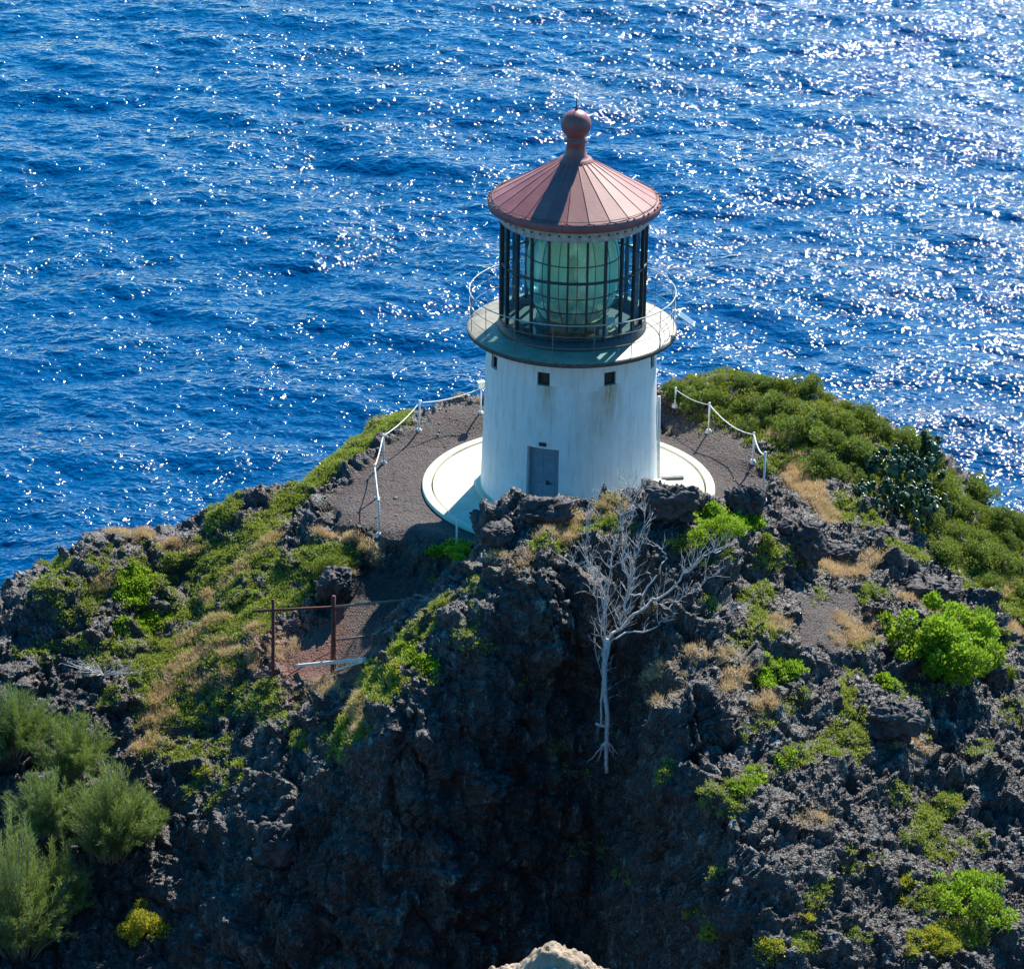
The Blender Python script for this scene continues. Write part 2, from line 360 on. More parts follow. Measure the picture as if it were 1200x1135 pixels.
# coarse evaluation then interpolate
cx_ = np.concatenate([np.linspace(-150, -24, 40), np.linspace(-23.7, 24, 190), np.linspace(25, 151, 40)])
cy_ = np.arange(-31.2, 12.6, .2)
CXg, CYg = np.meshgrid(cx_, cy_, indexing='ij'); Zc = H(CXg, CYg)
def bil(x, y):
    i = np.clip(np.searchsorted(cx_, x) - 1, 0, len(cx_) - 2); j = np.clip(((y - cy_[0]) / .2).astype(int), 0, len(cy_) - 2)
    u = (x - cx_[i]) / (cx_[i + 1] - cx_[i]); v = (y - cy_[j]) / .2
    return (Zc[i, j] * (1 - u) * (1 - v) + Zc[i + 1, j] * u * (1 - v) + Zc[i, j + 1] * (1 - u) * v + Zc[i + 1, j + 1] * u * v)
ZZ = bil(XX, YY)
dz = np.diff(ZZ, axis=1); ds = np.sqrt(.06 ** 2 + dz ** 2)
k = np.exp(-np.linspace(-2, 2, 61) ** 2); k /= k.sum()
ds = np.apply_along_axis(lambda c: np.convolve(np.pad(c, 30, 'edge'), k, 'valid'), 0, ds)
arc = np.concatenate([np.zeros((len(xs), 1)), np.cumsum(ds, 1)], 1)
NR = 1080
Yr = np.empty((len(xs), NR))
for i in range(len(xs)): Yr[i] = np.interp(np.linspace(0, arc[i, -1], NR), arc[i], yfine)
back, front = [], []
y_, s_ = Yr[0, -1], .06
while y_ < 160: s_ *= 1.22; y_ += s_; back.append(y_)
y_, s_ = Yr[0, 0], .06
while y_ > -150: s_ = min(s_ * 1.2, 2.5); y_ -= s_; front.insert(0, y_)
Yall = np.concatenate([np.tile(front, (len(xs), 1)), Yr, np.tile(back, (len(xs), 1))], 1)
Xall = np.repeat(xs[:, None], Yall.shape[1], 1)
Zall = np.empty_like(Xall)
nf, nb = len(front), len(back)
Zall[:, nf:nf + NR] = bil(Xall[:, nf:nf + NR], Yall[:, nf:nf + NR])
for sl_ in (slice(0, nf), slice(nf + NR, None)):
    sub = np.arange(0, len(xs), 6); sub = np.unique(np.append(sub, len(xs) - 1))
    zc = H(Xall[sub, sl_], Yall[sub, sl_])
    for j in range(zc.shape[1]): Zall[:, range(Xall.shape[1])[sl_][j]] = np.interp(xs, xs[sub], zc[:, j])
G = np.stack([Xall, Yall, Zall], -1)
du = np.gradient(G, axis=0); dv = np.gradient(G, axis=1)
NN = np.cross(du, dv); NN /= np.linalg.norm(NN, axis=-1, keepdims=True)
P0 = G.reshape(-1, 3); Nn = NN.reshape(-1, 3)
print('terrain verts', len(P0))
near = (np.abs(P0[:, 0]) < 30) & (P0[:, 1] > -34) & (P0[:, 1] < 16)
# flat gravel: plateau and path
def poly_sd(poly, P):
    q = np.array([hit(*p)[:2] for p in poly]); d = np.full(len(P), 1e9); ins = np.zeros(len(P), bool)
    for i in range(len(q)):
        a, b = q[i], q[(i + 1) % len(q)]; e = b - a; w = P[:, :2] - a
        t = np.clip((w @ e) / (e @ e), 0, 1); d = np.minimum(d, np.hypot(*(w - t[:, None] * e).T))
        c = ((a[1] > P[:, 1]) != (b[1] > P[:, 1])) & (P[:, 0] < (b[0] - a[0]) * (P[:, 1] - a[1]) / (b[1] - a[1] + 1e-12) + a[0]); ins ^= c
    return np.where(ins, -d, d)
Pn = P0[near]
g1 = poly_sd([(565,474),(510,482),(470,512),(420,555),(390,590),(395,612),(440,622),(500,640),(560,632),(640,560),(700,500)], Pn)
g2 = poly_sd([(420,672),(500,668),(495,700),(450,725),(432,775),(420,792),(335,790),(335,760),(395,722)], Pn)
g3 = poly_sd([(770,480),(830,490),(880,530),(900,570),(880,585),(845,575),(800,520)], Pn)
g4 = poly_sd([(930,690),(1030,680),(1010,720),(990,770),(930,780)], Pn)
wig = fbm(Pn, 1.1, 3, 5) * .35
gravel = 1 - sstep(-.15, .35, np.minimum(np.minimum(g1, g2), np.minimum(g3, g4 + .3)) + wig)
rad = np.hypot(Pn[:, 0], Pn[:, 1])
gravel = np.maximum(gravel, 1 - sstep(5.3, 5.8, rad))
slabm = 1 - sstep(4.9, 5.3, rad)
gn = patch_field('green', Pn); bn = patch_field('bright', Pn); tn = patch_field('tan', Pn); yn = patch_field('yellow', Pn)
soil = np.clip(np.maximum.reduce([gn, tn, bn]), 0, 1)
c_thick = np.array([hit(960, 500), hit(1050, 560), hit(1130, 620), hit(880, 455), hit(1190, 660)])
th = np.zeros(len(Pn))
for c in c_thick: th = np.maximum(th, 1 - sstep(1.6, 3.2, np.linalg.norm(Pn - c, axis=1)))
soil = np.maximum(soil, th)
steep = 1 - sstep(.35, .8, Nn[near][:, 2])
# crag: how rough
Q = Pn + np.stack([fbm(Pn, .7, 3, 40 + i) for i in range(3)], 1) * .22
Qv = Q * np.array([1, 1, .55])
rough = (1 - gravel) * (1 - .72 * soil)
mk = sstep(-.35, .45, fbm(Pn, .33, 2, 333)); mk2 = sstep(-.3, .4, fbm(Pn, .5, 2, 351))
lw_ = Pn[:, 2] * .85 + Pn[:, 0] * .22 + fbm(Pn, .45, 3, 360) * .9; fr_ = lw_ - np.floor(lw_)
ledge = (sstep(0, .75, fr_) - sstep(.82, 1., fr_)) * sstep(-.25, .25, fbm(Pn, .4, 2, 371))
d = rough * (.26 * ledge + .34 * facets(Qv * np.array([1, 1, .7]), .30, 31) * (.35 + .65 * steep) + .34 * fbm(Pn, .38, 2, 1) + .24 * facets(Qv, .7, 3) + (.08 + .32 * mk) * facets(Qv, 1.25, 11) + (.05 + .08 * mk2) * facets(Q, 4.2, 17) + (.03 + .05 * (1 - mk)) * facets(Q, 9.0, 19) + .035 * billow(Q, 1.6, 3, 20))
d += steep * .35 * (np.abs(perlin(Pn * np.array([1, 1, .22]), 1.0, 60)) * 2.2 - .6) * rough
d += gravel * (1 - slabm) * (.035 * fbm(Pn, 1.2, 3, 70) + .012 * billow(Pn, 7, 3, 75)) + soil * .07 * fbm(Pn, 2.2, 4, 80)
fade = 1 - sstep(18, 27, np.abs(Pn[:, 0])); fade *= sstep(-33, -29, Pn[:, 1])
d *= (.3 + .7 * fade) * (1 - .9 * slabm)
far_d = np.zeros(len(P0)); 
Pf = P0[~near]; far_d[~near] = 1.2 * fbm(Pf, .07, 4, 90) * sstep(2, 20, np.abs(Pf[:, 1] + 7))
far_d[near] = d
P1 = P0 + Nn * far_d[:, None]
Pd = P1.reshape(G.shape)
# true normals + masks
du = np.gradient(Pd, axis=0); dv = np.gradient(Pd, axis=1)
N1 = np.cross(du, dv); N1 /= np.linalg.norm(N1, axis=-1, keepdims=True)
N1 = N1.reshape(-1, 3)
full = lambda a: (lambda z: (z.__setitem__(near, a), z)[1])(np.zeros(len(P0), np.float32))
aG, aS, aT = full(gravel), full(soil), full(tn)
nu, nv = Xall.shape
idx = np.arange(nu * nv).reshape(nu, nv)
Qd = np.stack([idx[:-1, :-1], idx[1:, :-1], idx[1:, 1:], idx[:-1, 1:]], -1).reshape(-1, 4)

m, nt, b, o = mat('lava_rock'); v = coords(nt)
big = noise(nt, v, .5, 5, .6); mid = noise(nt, v, 4, 6, .65); fine = noise(nt, v, 26, 5, .7)
rock = ramp(nt, mid, [(.28, (.022, .020, .023)), (.5, (.056, .049, .050)), (.64, (.12, .105, .10)), (.78, (.26, .235, .22))])
brn = ramp(nt, noise(nt, v, 2.2, 4, .6), [(.4, (.026, .022, .022)), (.62, (.11, .072, .052))])
rock = mix(nt, mth(nt, 'MULTIPLY', big, .7), rock, brn)
lich = ramp(nt, noise(nt, v, 5.5, 6, .72), [(.60, (0, 0, 0)), (.72, (.5, .5, .5))])
rock = mix(nt, lich, rock, (.34, .33, .30))
drip = ramp(nt, noise(nt, coords(nt, (1.8, 1.8, .45)), 1.9, 7, .75), [(.56, (0, 0, 0)), (.66, (.8, .8, .8))])
rock = mix(nt, drip, rock, (.28, .35, .34))
grv = ramp(nt, fine, [(.32, (.026, .021, .021)), (.5, (.068, .054, .050)), (.7, (.20, .165, .15))])
grv = mix(nt, ramp(nt, noise(nt, v, 1.3, 5, .6), [(.4, (0, 0, 0)), (.7, (.5, .5, .5))]), grv, (.10, .055, .04))
sol = ramp(nt, mid, [(.3, (.03, .028, .014)), (.7, (.10, .085, .04))])
c = mix(nt, attr(nt, 'gravel'), rock, grv); c = mix(nt, mth(nt, 'MULTIPLY', attr(nt, 'soil'), .85), c, sol)
c = mix(nt, mth(nt, 'MULTIPLY', attr(nt, 'dry'), .8), c, (.24, .16, .09))
c = mix(nt, mth(nt, 'MULTIPLY', attr(nt, 'rust'), ramp(nt, noise(nt, v, 6, 5, .7), [(.35, (.2, .2, .2)), (.6, (.9, .9, .9))])), c, (.20, .075, .05))
L(nt, c, b.inputs['Base Color']); L(nt, mth(nt, 'MULTIPLY_ADD', attr(nt, 'gravel'), .35, .52), b.inputs['Roughness']); b.inputs['Specular IOR Level'].default_value = .45
vo = N(nt, 'TexVoronoi'); vo.inputs['Scale'].default_value = 13; L(nt, v, vo.inputs['Vector'])
b1 = bump(nt, vo.outputs['Distance'], .07, .9, None)
vo2 = N(nt, 'TexVoronoi'); vo2.inputs['Scale'].default_value = 27; L(nt, v, vo2.inputs['Vector'])
b2 = bump(nt, vo2.outputs['Distance'], .035, .9, None, b1)
bump(nt, noise(nt, v, 20, 5, .6), .02, .8, b, b2)
ng = N(nt, 'NewGeometry'); nz = N(nt, 'SeparateXYZ'); L(nt, ng.outputs['True Normal'], nz.inputs[0])
LAVA = m
ground = np_mesh('ground', P1, Qd, LAVA, smooth=False, attrs={'gravel': aG, 'soil': aS, 'dry': aT, 'rust': full(patch_field('rust', Pn))})
tag(ground, kind='structure')

# fast placement on the displaced sheet: nearest vertex along a photo ray
gsel = np.where(near)[0]
Rel = P1[gsel] - CAM; dep = Rel @ FWD
U_ = 600 + F * (Rel @ RT) / dep; V_ = 567.5 - F * (Rel @ UP) / dep
def spot(px, py, rad=4):
    """the point of the ground seen at this place in the photo"""
    k = np.where((np.abs(U_ - px) < rad) & (np.abs(V_ - py) < rad))[0]
    if len(k) == 0: return hit(px, py)
    j = k[np.argmin(dep[k])]; return P1[gsel[j]]

# ------------------------------------------------------------------ sea
SEA = -118.
NF, LF = 1024, 460.
kx = np.fft.fftfreq(NF, LF / NF) * 2 * PI; KX, KY = np.meshgrid(kx, kx, indexing='ij'); KK = np.hypot(KX, KY); KK[0, 0] = 1
wd = np.array([math.sin(R(-14)), -math.cos(R(-14))])
cosf = (KX * wd[0] + KY * wd[1]) / KK
Vw = 9.5; Lw = Vw * Vw / 9.81
Ph = np.exp(-1 / (KK * Lw) ** 2) / KK ** 3.7 * (.10 + np.abs(cosf) ** 2.0) * np.exp(-(KK * .16) ** 2)
Ph[0, 0] = 0
r1 = np.random.default_rng(3)
hk = (r1.normal(size=(NF, NF)) + 1j * r1.normal(size=(NF, NF))) * np.sqrt(Ph)
h = np.real(np.fft.ifft2(hk)); sc = .52 / h.std(); h *= sc
Dx = np.real(np.fft.ifft2(-1j * KX / KK * hk)) * sc; Dy = np.real(np.fft.ifft2(-1j * KY / KK * hk)) * sc
wrap = lambda q: np.pad(q, ((0, 1), (0, 1)), 'wrap')
h, Dx, Dy = wrap(h), wrap(Dx), wrap(Dy)
SVs, SQs, nv_ = [], [], 0
for ix in (-2, -1, 0, 1, 2):
    for iy in (-1, 0, 1, 2, 3):
        st_ = 1 if ix == 0 and iy == 0 else 4 if abs(ix) < 2 and iy < 3 else 8
        g_ = np.linspace(0, LF, NF + 1)[::st_]; GX, GY = np.meshgrid(g_ - LF / 2 - 4 + ix * LF, g_ + 150 + iy * LF, indexing='ij')
        c_ = (slice(None, None, st_),) * 2
        SVs.append(np.stack([GX + Dx[c_] * 1.2, GY + Dy[c_] * 1.2, SEA + h[c_]], -1).reshape(-1, 3))
        n_ = len(g_); ii = np.arange(n_ * n_).reshape(n_, n_) + nv_; nv_ += n_ * n_
        SQs.append(np.stack([ii[:-1, :-1], ii[1:, :-1], ii[1:, 1:], ii[:-1, 1:]], -1).reshape(-1, 4))
SV = np.concatenate(SVs); SQ = np.concatenate(SQs); B = 20000
ov = np.array([(-B, -B, SEA - 1.5), (B, -B, SEA - 1.5), (B, B, SEA - 1.5), (-B, B, SEA - 1.5)], float)
bq = np.array([(0, 1, 2, 3)]) + nv_
m, nt, b, o = mat('sea_water'); v = coords(nt, (1, 1.25, 1))
b.inputs['Roughness'].default_value = .075; b.inputs['IOR'].default_value = 1.333; b.inputs['Specular IOR Level'].default_value = .42
b.inputs['Base Color'].default_value = (.0, .044, .140, 1)
n1 = noise(nt, v, .46, 1, .5); n2 = noise(nt, v, 1.25, 1, .5)
gust = ramp(nt, noise(nt, coords(nt, (.45, 1, 1)), .035, 4, .6), [(.34, (.50, .50, .50)), (.66, (1, 1, 1))])
q1 = bump(nt, n1, .60, 1, None); bump(nt, n2, .30, 1, b, q1)
for nd_, dv_ in ((q1.node, .76), (b.inputs['Normal'].links[0].from_node, .42)): L(nt, mth(nt, 'MULTIPLY', gust, dv_), nd_.inputs['Distance'])
WATER = m
sea = np_mesh('sea', np.concatenate([SV, ov]), np.concatenate([SQ, bq]), WATER, smooth=True)
tag(sea, kind='structure')

# ------------------------------------------------------------------ lighthouse
m, nt, b, o = mat('tower_paint'); v = coords(nt)
base = ramp(nt, noise(nt, v, 1.6, 5, .6), [(.3, (.72, .73, .71)), (.7, (.84, .84, .81))])
tc = N(nt, 'SeparateXYZ'); L(nt, v, tc.inputs[0])
ang = mth(nt, 'ARCTAN2', tc.outputs[0], mth(nt, 'MULTIPLY', tc.outputs[1], -1.))
zz = tc.outputs[2]
warp = mth(nt, 'MULTIPLY_ADD', noise(nt, coords(nt, (3, 3, .6)), 1.4, 4, .6), .3, -.15)
def streak(a0, drift, w, z0, z1, amt):
    ax = mth(nt, 'ADD', mth(nt, 'SUBTRACT', ang, a0), mth(nt, 'MULTIPLY', mth(nt, 'SUBTRACT', z0, zz), drift))
    ax = mth(nt, 'ABSOLUTE', mth(nt, 'ADD', ax, warp))
    mr = N(nt, 'MapRange', interpolation_type='SMOOTHSTEP'); L(nt, ax, mr.inputs[0])
    mr.inputs[1].default_value = w; mr.inputs[2].default_value = 0; mr.inputs[3].default_value = 0; mr.inputs[4].default_value = amt
    mz = N(nt, 'MapRange', interpolation_type='SMOOTHSTEP'); L(nt, zz, mz.inputs[0])
    mz.inputs[1].default_value = z1; mz.inputs[2].default_value = z0; mz.inputs[3].default_value = 0; mz.inputs[4].default_value = 1
    top = mth(nt, 'LESS_THAN', zz, z0 + .06)
    return mth(nt, 'MULTIPLY', mth(nt, 'MULTIPLY', mr.outputs[0], mz.outputs[0]), top)
s1 = streak(R(25.5), .05, .20, 4.46, 2.0, 1.0); s2 = streak(R(-17), .0, .18, 4.46, 2.9, .75); s3 = streak(R(22), .08, .36, 4.3, .9, .6)
st = mth(nt, 'MAXIMUM', mth(nt, 'MAXIMUM', s1, s2), s3)
st = mth(nt, 'MULTIPLY', st, ramp(nt, noise(nt, coords(nt, (6, 6, 1)), 2, 5, .7), [(.3, (.3, .3, .3)), (.6, (1, 1, 1))]))
c = mix(nt, st, base, (.42, .30, .15))
grime = mth(nt, 'MULTIPLY', ramp(nt, noise(nt, coords(nt, (5, 5, .5)), 1.5, 5, .65), [(.5, (0, 0, 0)), (.75, (.55, .55, .55))]), 1.)
c = mix(nt, grime, c, (.48, .43, .33))
L(nt, c, b.inputs['Base Color']); b.inputs['Roughness'].default_value = .55
cy = N(nt, 'CombineXYZ'); L(nt, mth(nt, 'MULTIPLY', ang, 2.8), cy.inputs[0]); L(nt, zz, cy.inputs[1])
br = N(nt, 'TexBrick'); br.inputs['Scale'].default_value = 1.0; L(nt, cy.outputs[0], br.inputs['Vector'])
br.inputs['Brick Width'].default_value = .26; br.inputs['Row Height'].default_value = .09; br.inputs['Mortar Size'].default_value = .006
inv = mth(nt, 'SUBTRACT', 1., br.outputs['Fac'])
bk = bump(nt, inv, .006, .35, None); bump(nt, noise(nt, v, 14, 5), .012, .5, b, bk)
WHITE = m
m, nt, b, o = mat('slab_concrete'); v = coords(nt)
c = ramp(nt, noise(nt, v, .9, 7, .62), [(.3, (.42, .40, .30)), (.5, (.56, .54, .41)), (.7, (.64, .61, .49))])
c = mix(nt, ramp(nt, noise(nt, v, 2.4, 7, .75), [(.58, (0, 0, 0)), (.75, (.7, .7, .7))]), c, (.42, .36, .24))
L(nt, c, b.inputs['Base Color']); b.inputs['Roughness'].default_value = .75; bump(nt, noise(nt, v, 22, 5), .01, .5, b)
SLAB = m
m, nt, b, o = mat('gallery_paint'); v = coords(nt)
c = ramp(nt, noise(nt, v, 1.5, 6, .65), [(.3, (.20, .175, .125)), (.6, (.30, .27, .20))])
c = mix(nt, ramp(nt, noise(nt, v, 2.6, 7, .75), [(.54, (0, 0, 0)), (.66, (.8, .8, .8))]), c, (.14, .07, .035))
L(nt, c, b.inputs['Base Color']); b.inputs['Roughness'].default_value = .52; bump(nt, noise(nt, v, 12, 4), .01, .4, b)
GALL = m
m, nt, b, o = mat('roof_paint'); v = coords(nt)
c = ramp(nt, noise(nt, v, 1.6, 7, .68), [(.28, (.20, .058, .053)), (.5, (.265, .082, .076)), (.72, (.32, .115, .105))])
c = mix(nt, ramp(nt, noise(nt, coords(nt, (1, 1, .4)), 5, 7, .75), [(.56, (0, 0, 0)), (.74, (.7, .7, .7))]), c, (.13, .05, .035))
L(nt, c, b.inputs['Base Color']); b.inputs['Roughness'].default_value = .50; b.inputs['Specular IOR Level'].default_value = .5; bump(nt, noise(nt, v, 18, 4), .008, .5, b)
ROOF = m
RIM = simple('rusty_edge_metal', (.10, .075, .065), .7, 0, .6, 7)
BAR = simple('dark_bar_paint', (.028, .04, .045), .45, 0, .5, 8)
DARK = simple('dark_interior', (.03, .032, .035), .6, 0, .4, 6)
RAILW = simple('white_rail_paint', (.72, .73, .70), .45, 0, .25, 12)
RAILM = simple('shade_toned_rail', (.42, .43, .41), .5, 0, .35, 12); RAILD = simple('shade_darkened_rail', (.20, .20, .18), .6, 0, .5, 12)  # white rail with the lantern's shade put into its colour, two depths
BANDM = simple('grey_band_paint', (.45, .47, .44), .5, 0, .45, 5)
DOORM = simple('blue_grey_door', (.19, .27, .33), .5, 0, .2, 3)
DOORF = simple('grey_door_frame', (.34, .35, .36), .6, 0, .3, 4)
BRASS = simple('brass_machinery', (.25, .20, .10), .4, .6, .3, 6)
def glassy(name, tint, gloss=.12, rough=.02):
    m, nt, b, o = mat(name); nt.nodes.remove(b)
    t = N(nt, 'BsdfTransparent'); t.inputs[0].default_value = (*tint, 1)
    g = N(nt, 'BsdfGlossy'); g.inputs['Roughness'].default_value = rough
    lw = N(nt, 'LayerWeight'); lw.inputs[0].default_value = .5; fr = mth(nt, 'MULTIPLY', mth(nt, 'POWER', lw.outputs['Facing'], 4.), .6)
    n_ = noise(nt, coords(nt), 1.2, 2); bn_ = bump(nt, n_, .02, .3, None); L(nt, bn_, g.inputs['Normal'])
    mx = N(nt, 'MixShader'); L(nt, mth(nt, 'ADD', fr, .09), mx.inputs[0]); L(nt, t.outputs[0], mx.inputs[1]); L(nt, g.outputs[0], mx.inputs[2])
    L(nt, mx.outputs[0], o.inputs[0]); return m
PANE = glassy('lantern_glass', (.60, .82, .82))
m, nt, b, o = mat('lens_glass'); v = coords(nt)
tl = N(nt, 'BsdfTranslucent'); tl.inputs[0].default_value = (.45, .80, .62, 1)
zs = N(nt, 'SeparateXYZ'); L(nt, v, zs.inputs[0])
cc = ramp(nt, mth(nt, 'MULTIPLY_ADD', zs.outputs[2], .28, -1.6), [(.1, (.75, .86, .75)), (.2, (.72, .9, .82)), (.27, (.45, .9, .97)), (.42, (.60, .93, .93)), (.52, (.92, .98, .88)), (.9, (.93, .98, .84))])
L(nt, cc, tl.inputs[0])
gl = N(nt, 'BsdfGlossy'); gl.inputs['Roughness'].default_value = .08; gl.inputs[0].default_value = (.9, 1, .95, 1)
tr = N(nt, 'BsdfTransparent'); tr.inputs[0].default_value = (.93, 1, .96, 1)
m1 = N(nt, 'MixShader'); m1.inputs[0].default_value = .2; L(nt, tl.outputs[0], m1.inputs[1]); L(nt, gl.outputs[0], m1.inputs[2])
m2 = N(nt, 'MixShader'); m2.inputs[0].default_value = .52; L(nt, m1.outputs[0], m2.inputs[1]); L(nt, tr.outputs[0], m2.inputs[2]); L(nt, m2.outputs[0], o.inputs[0])
nt.nodes.remove(b); LENS = m
m, nt, b, o = mat('core_diffuser'); v = coords(nt)  # pale diffuser for the added core inside the lens
tl = N(nt, 'BsdfTranslucent'); zs = N(nt, 'SeparateXYZ'); L(nt, v, zs.inputs[0])
L(nt, ramp(nt, mth(nt, 'MULTIPLY_ADD', zs.outputs[2], .28, -1.6), [(.1, (.75, .92, .75)), (.2, (.6, .9, .8)), (.3, (.35, .92, .98)), (.42, (.5, .95, .9)), (.52, (.92, 1, .8)), (.9, (.92, 1, .75))]), tl.inputs[0])
gl = N(nt, 'BsdfDiffuse'); gl.inputs[0].default_value = (.8, .95, .82, 1); tr = N(nt, 'BsdfTransparent')
m1 = N(nt, 'MixShader'); m1.inputs[0].default_value = .35; L(nt, tl.outputs[0], m1.inputs[1]); L(nt, gl.outputs[0], m1.inputs[2])
m2 = N(nt, 'MixShader'); m2.inputs[0].default_value = .3; L(nt, m1.outputs[0], m2.inputs[1]); L(nt, tr.outputs[0], m2.inputs[2]); L(nt, m2.outputs[0], o.inputs[0])
nt.nodes.remove(b); LENSC = m
PANEL = simple('solar_cell', (.10, .14, .22), .2, 0, .2, 9)

LH = thing('lighthouse', (0, 0, 0), 'white round lighthouse with a red conical roof and a big glass lantern', 'lighthouse')
R0, R1, ZT = 2.87, 2.69, 5.42
def rw(z): return R0 + (R1 - R0) * z / ZT
def pol(a, r, z): return (r * math.sin(a), -r * math.cos(a), z)     # a = 0 faces the camera, positive to the right
openings = [('door', R(-18.7), .53, .12, 2.42)] + [('window', R(-19.5 + 45 * k), .21, 4.50, 4.94) for k in range(8)]
aset = set(R(x) for x in range(-180, 180, 3)); zset = {0., ZT, 1, 1.8, 3, 4}
for kd, a, hw, za, zb in openings:
    q = hw / 2.8; lo, hi = a - q, a + q
    for x in (lo, hi): aset.add((x + PI) % (2 * PI) - PI)
    zset |= {za, zb}
aa = sorted(aset); zs_ = sorted(zset)
def inside(a, z):
    for kd, c, hw, za, zb in openings:
        dd = (a - c + PI) % (2 * PI) - PI
        if abs(dd) < hw / 2.8 and za < z < zb: return True
    return False
wall = MB(); V = [pol(a, rw(z), z) for z in zs_ for a in aa]; Fc = []
na = len(aa)
for i in range(len(zs_) - 1):
    for j in range(na):
        a0 = aa[j]; a1 = aa[(j + 1) % na]; am = (a0 + (a1 if a1 > a0 else a1 + 2 * PI)) / 2
        if not inside(am, (zs_[i] + zs_[i + 1]) / 2): Fc.append((i * na + j, i * na + (j + 1) % na, (i + 1) * na + (j + 1) % na, (i + 1) * na + j))
wall.add(V, Fc, True)
for kd, a, hw, za, zb in openings:      # reveals
    q = hw / 2.8; dep_ = .38 if kd == 'door' else .16
    cs = [pol(a - q, rw(za), za), pol(a + q, rw(za), za), pol(a + q, rw(zb), zb), pol(a - q, rw(zb), zb)]
    cin = [pol(a - q * 1.1, rw(za) - dep_, za), pol(a + q * 1.1, rw(za) - dep_, za), pol(a + q * 1.1, rw(zb) - dep_, zb), pol(a - q * 1.1, rw(zb) - dep_, zb)]
    wall.add(cs + cin, [(0, 1, 5, 4), (1, 2, 6, 5), (2, 3, 7, 6), (3, 0, 4, 7)])
wo_ = wall.build('wall', WHITE, LH)
pl = MB(); pl.lathe([(2.80, .0), (3.06, .0), (3.06, .10), (3.0, .13), (2.84, .13)], 96); pl.build('plinth', SLAB, LH)
pl = MB(); pl.lathe([(2.0, -.10), (4.42, -.10), (4.42, .012), (4.40, .022), (2.0, .03)], 128); pl.lathe([(4.47, -.25), (4.47, .045), (4.50, .06), (4.73, .06), (4.76, .045), (4.76, -.25)], 128)
slab = pl.build('base_slab', SLAB, LH)
def frame_ax(a): return (np.array([math.cos(a), math.sin(a), 0]), np.array([math.sin(a), -math.cos(a), 0]), np.array([0, 0, 1.]))   # right, outward, up
for kd, a, hw, za, zb in openings:
    ax = frame_ax(a); zc = (za + zb) / 2; h_ = zb - za
    if kd == 'window':
        f = MB(); r_ = rw(zc) - .12
        for s in (-1, 1):
            f.box(np.array(pol(a, r_, zc)) + ax[0] * s * (hw - .02), (.045, .06, h_), ax=ax)
            f.box(np.array(pol(a, r_, zc + s * (h_ / 2 - .02))), (2 * hw - .05, .055, .045), ax=ax)
        wn = f.build('window', BAR, LH)
        g = MB(); g.box(pol(a, r_ - .03, zc), (2 * hw, .01, h_), ax=ax); g.build('pane', DARK, wn)
    else:
        f = MB(); r_ = rw(zc) - .30
        for s in (-1, 1): f.box(np.array(pol(a, r_, zc)) + ax[0] * s * (hw - .03), (.07, .10, h_), ax=ax)
        f.box(pol(a, r_, zb - .035), (2 * hw - .14, .09, .07), ax=ax)
        f.build('door_frame', DOORF, LH)
        dr = MB(); c0 = np.array(pol(a, r_ - .02, za + (h_ - .07) / 2)); dr.box(c0, (2 * hw - .13, .05, h_ - .08), ax=ax)
        for zz_, hh in ((.62, .8), (1.62, .75)):
            for s in (-1, 1): dr.box(np.array(pol(a, r_ + .012, za + zz_)) + ax[0] * s * .2, (.28, .014, hh), ax=ax)
        do = dr.build('door', DOORM, LH)
        hd = MB(); p = np.array(pol(a, r_ + .05, za + 1.05)) + ax[0] * .10; hd.box(p, (.07, .04, .14), ax=ax); hd.tube([p + ax[1] * .04, p + ax[1] * .05 + ax[0] * .16], .018); hd.build('handle', BAR, do)
        sg = MB(); sg.box(pol(a, rw(zb + .12) + .012, zb + .14), (.24, .03, .12), ax=ax); sg.build('name_plate', BAR, LH)
        st_ = MB(); st_.box(pol(a, rw(.1) + .02, .072), (1.15, .42, .09), ax=ax); st_.build('doorstep', SLAB, LH)
# gallery
g = MB(); g.lathe([(2.0, 5.42), (3.26, 5.42), (3.31, 5.46), (3.31, 5.53), (3.28, 5.55), (2.0, 5.56)], 96); g.build('gallery_deck', GALL, LH)
g = MB(); g.lathe([(3.313, 5.40), (3.335, 5.40), (3.335, 5.525), (3.313, 5.525)], 96, close=True)
for k in range(24): g.box(pol(R(7.5 + 15 * k), 2.84, 5.35), (.06, .34, .12), ax=frame_ax(R(7.5 + 15 * k)))
g.build('deck_rim', RIM, LH)
for k in range(16):
    rl = MB(); a = R(11 + 22.5 * k); rl.tube([pol(a, 3.24, 5.55), pol(a, 3.26, 6.75)], .012, 6); rl.build('rail_post', RAILD, LH)
for z_, r_ in ((6.75, .018), (6.38, .010), (6.0, .010)):
    rl = MB(); rl.tube([pol(2 * PI * k / 72, 3.26, z_) for k in range(72)], r_, 8, True); rl.build('rail_ring', RAILM if z_ > 6.7 else RAILD, LH)
# lantern
g = MB(); g.lathe([(2.36, 5.56), (2.36, 5.66), (2.31, 5.70), (2.31, 5.84), (2.22, 5.84), (2.22, 5.56)], 96); g.build('lantern_base', BAR, LH)
for k in range(24):
    g = MB(); a = R(-5.2 + 15 * k); g.box(pol(a, 2.27, 7.48), (.06, .12, 3.3), ax=frame_ax(a)); g.build('glazing_bar', BAR, LH)
g = MB()
for z_ in (7.75, 5.90): g.lathe([(2.24, z_ - .035), (2.31, z_ - .035), (2.31, z_ + .035), (2.24, z_ + .035)], 96, close=True)
g.build('lantern_ring', BAR, LH)
g = MB(); V = []
for k in range(24):
    a = R(-5.2 + 15 * k); V += [pol(a, 2.27, 5.84), pol(a, 2.27, 9.12)]
g.add(V, [(2 * k, (2 * k + 2) % 48, (2 * k + 3) % 48, 2 * k + 1) for k in range(24)])
g.build('glazing', PANE, LH)
